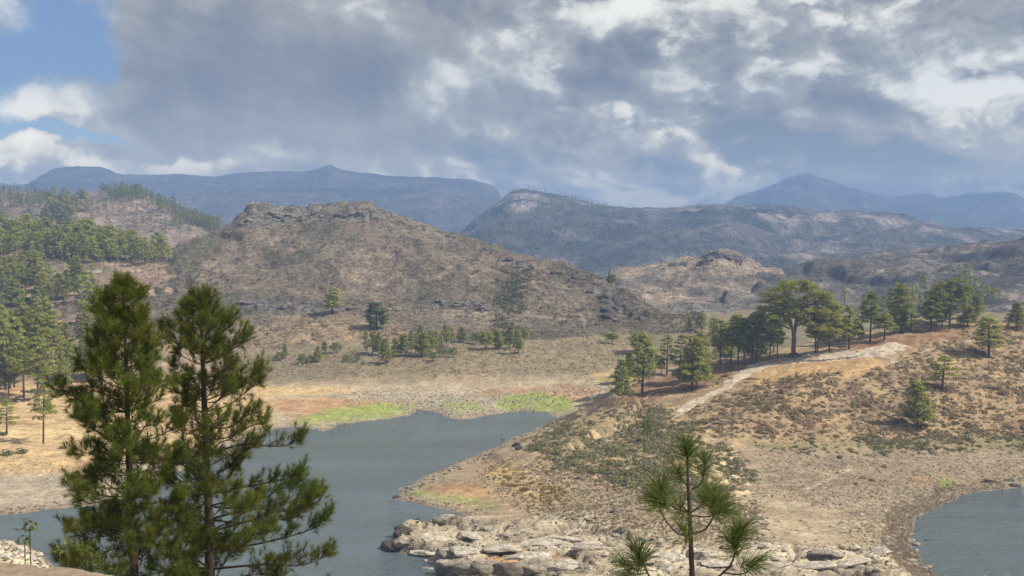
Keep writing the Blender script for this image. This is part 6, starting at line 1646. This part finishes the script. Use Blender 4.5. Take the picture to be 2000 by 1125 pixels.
# stone parapet at the viewpoint
def parapet():
    zt = 58.5
    def T(px, py): x, y = GZ(px, py, zt); return np.array([x, y])
    far = [T(-700, 1050), T(-300, 1066), T(0, 1085), T(80, 1093), T(160, 1103), T(222, 1112), T(234, 1119)]
    near = [f + np.array([.1, -.55]) for f in far]; near[-1] = T(236, 1200); near[-2] = T(233, 1215)
    n = 46; A = spline(np.array(far), n); B = spline(np.array([near[0], near[1], near[2], near[3], near[4], T(225, 1230), T(236, 1175)]), n)
    rg = np.random.default_rng(6); K = 16; V = np.zeros((n, K, 3))
    for k in range(K):
        t = k / (K - 1)
        if k < 4: xy = A; z = zt - .75 + k * .235
        elif k < 12: xy = A + (B - A) * ((k - 3.4) / 9.2); z = zt
        else: xy = B; z = zt - (k - 12) * .235 - .04
        V[:, k, :2] = xy; V[:, k, 2] = z
    nz = fbm(V[..., 0] * 1.0, V[..., 1] + V[..., 2], .35, 4, .55, 6)
    V[..., 2] += nz * .02; V[..., 0] += nz * .012; V[..., 1] += fbm(V[..., 0], V[..., 2] + V[..., 1], .3, 3, .5, 9) * .025
    V[:, 4, 2] -= .012; V[:, 3, 2] -= .02; V[:, 11, 2] -= .01
    Vf = V.reshape(-1, 3); Fa = grid_faces(n, K)
    m, N, L = new_mat('sandstone'); out = N.new('ShaderNodeOutputMaterial'); bs = N.new('ShaderNodeBsdfPrincipled'); bs.inputs['Roughness'].default_value = .95
    tc = N.new('ShaderNodeNewGeometry').outputs['Position']; nn = N.new('ShaderNodeTexNoise'); nn.inputs['Scale'].default_value = 14; nn.inputs['Detail'].default_value = 9; nn.inputs['Roughness'].default_value = .7; L.new(tc, nn.inputs['Vector'])
    cr = N.new('ShaderNodeValToRGB'); L.new(nn.outputs[0], cr.inputs[0]); cr.color_ramp.elements[0].position = .32; cr.color_ramp.elements[0].color = (.17, .125, .085, 1); cr.color_ramp.elements[1].position = .68; cr.color_ramp.elements[1].color = (.36, .28, .20, 1)
    L.new(cr.outputs[0], bs.inputs['Base Color']); bp = N.new('ShaderNodeBump'); bp.inputs['Distance'].default_value = .02; L.new(nn.outputs[0], bp.inputs['Height']); L.new(bp.outputs[0], bs.inputs['Normal']); L.new(bs.outputs[0], out.inputs[0])
    base = len(Vf)
    endc = np.array([V[-1, :, :].mean(0)]); Vf = np.concatenate([Vf, endc])
    last = (n - 1) * K
    capf = np.array([(last + k, base, last + k + 1) for k in range(K - 1)])
    me = mk_mesh('stone_parapet', Vf, np.concatenate([tri(Fa), capf]), m, None, True)
    link('stone_parapet', me, None, None, 'sandy brown stone parapet top at the lower left corner', 'wall')
parapet()
def sapling(px0, py0, topx, topy, Y, label, seed, n=7, leafy=26):
    rg = np.random.default_rng(seed); b = np.array(PX(px0, py0, Y)); zg = float(gz(b[0], b[1])); org = np.array([b[0], b[1], zg])
    root = bpy.data.objects.new('sapling', None); COL.objects.link(root); root.location = tuple(org); tag(root, label, 'sapling', 'saplings behind the parapet')
    t = np.array(PX(topx, topy, Y)) - org; P = spline([(0, 0, -.1), tuple(b - org), tuple((b - org + t) / 2 + np.array([.01, 0, 0])), tuple(t)], 16)
    g = Geo(); g.add(*tube(P, np.linspace(.014, .004, 16), 5)); tips = []
    for i in range(n):
        q = P[5 + int(i * 10 / n)]; a = rg.uniform(0, 6.3); d = np.array([math.cos(a) * .7, math.sin(a) * .5, .7]) * rg.uniform(.08, .2)
        g.add(*tube([q, q + d * .6, q + d], [.005, .004, .002], 4, False)); tips += [q + d, q + d * .6]
    tips.append(P[-1]); tips.append(P[-3])
    link('stem', g.mesh('stem', M_twig, True), root); lg = Geo()
    for q in tips: clump(lg, q, .05, 1.0, leafy, .035, rg, (.075, .095, .03), (.15, .17, .06))
    link('leaves', lg.mesh('leaves', M_needle), root)
sapling(60, 1093, 58, 1030, 7.5, 'thin leafy sapling rising behind the parapet at the left', 1, 9, 22)
sapling(45, 1093, 48, 1055, 7.6, 'short sapling close left of the thin leafy one', 2, 5, 18)
sapling(120, 1104, 117, 1078, 7.4, 'small sprig behind the middle of the parapet', 3, 5, 18)
sapling(138, 1106, 132, 1068, 7.6, 'bare thin sprig right of the small one behind the parapet', 4, 5, 8)
sapling(175, 1108, 170, 1080, 8.0, 'low leafy sprig at the parapet end near the pine', 5, 8, 30)
# stones awash in the lake
for i, (px, py) in enumerate([(762, 978), (648, 844), (48, 1014), (32, 1034), (770, 836), (1815, 1055), (980, 858)]):
    q = GZ(px, py, 0); boulder((q[0], q[1], -.06), (random.uniform(.5, 1.1), .4, .16), 'small dark stone breaking the lake surface', 'stones in the lake', 3000 + i, DK, 'lake_stone', 2, .3)
print('objects', len(bpy.data.objects), 'tris', sum(len(m.polygons) for m in bpy.data.meshes))
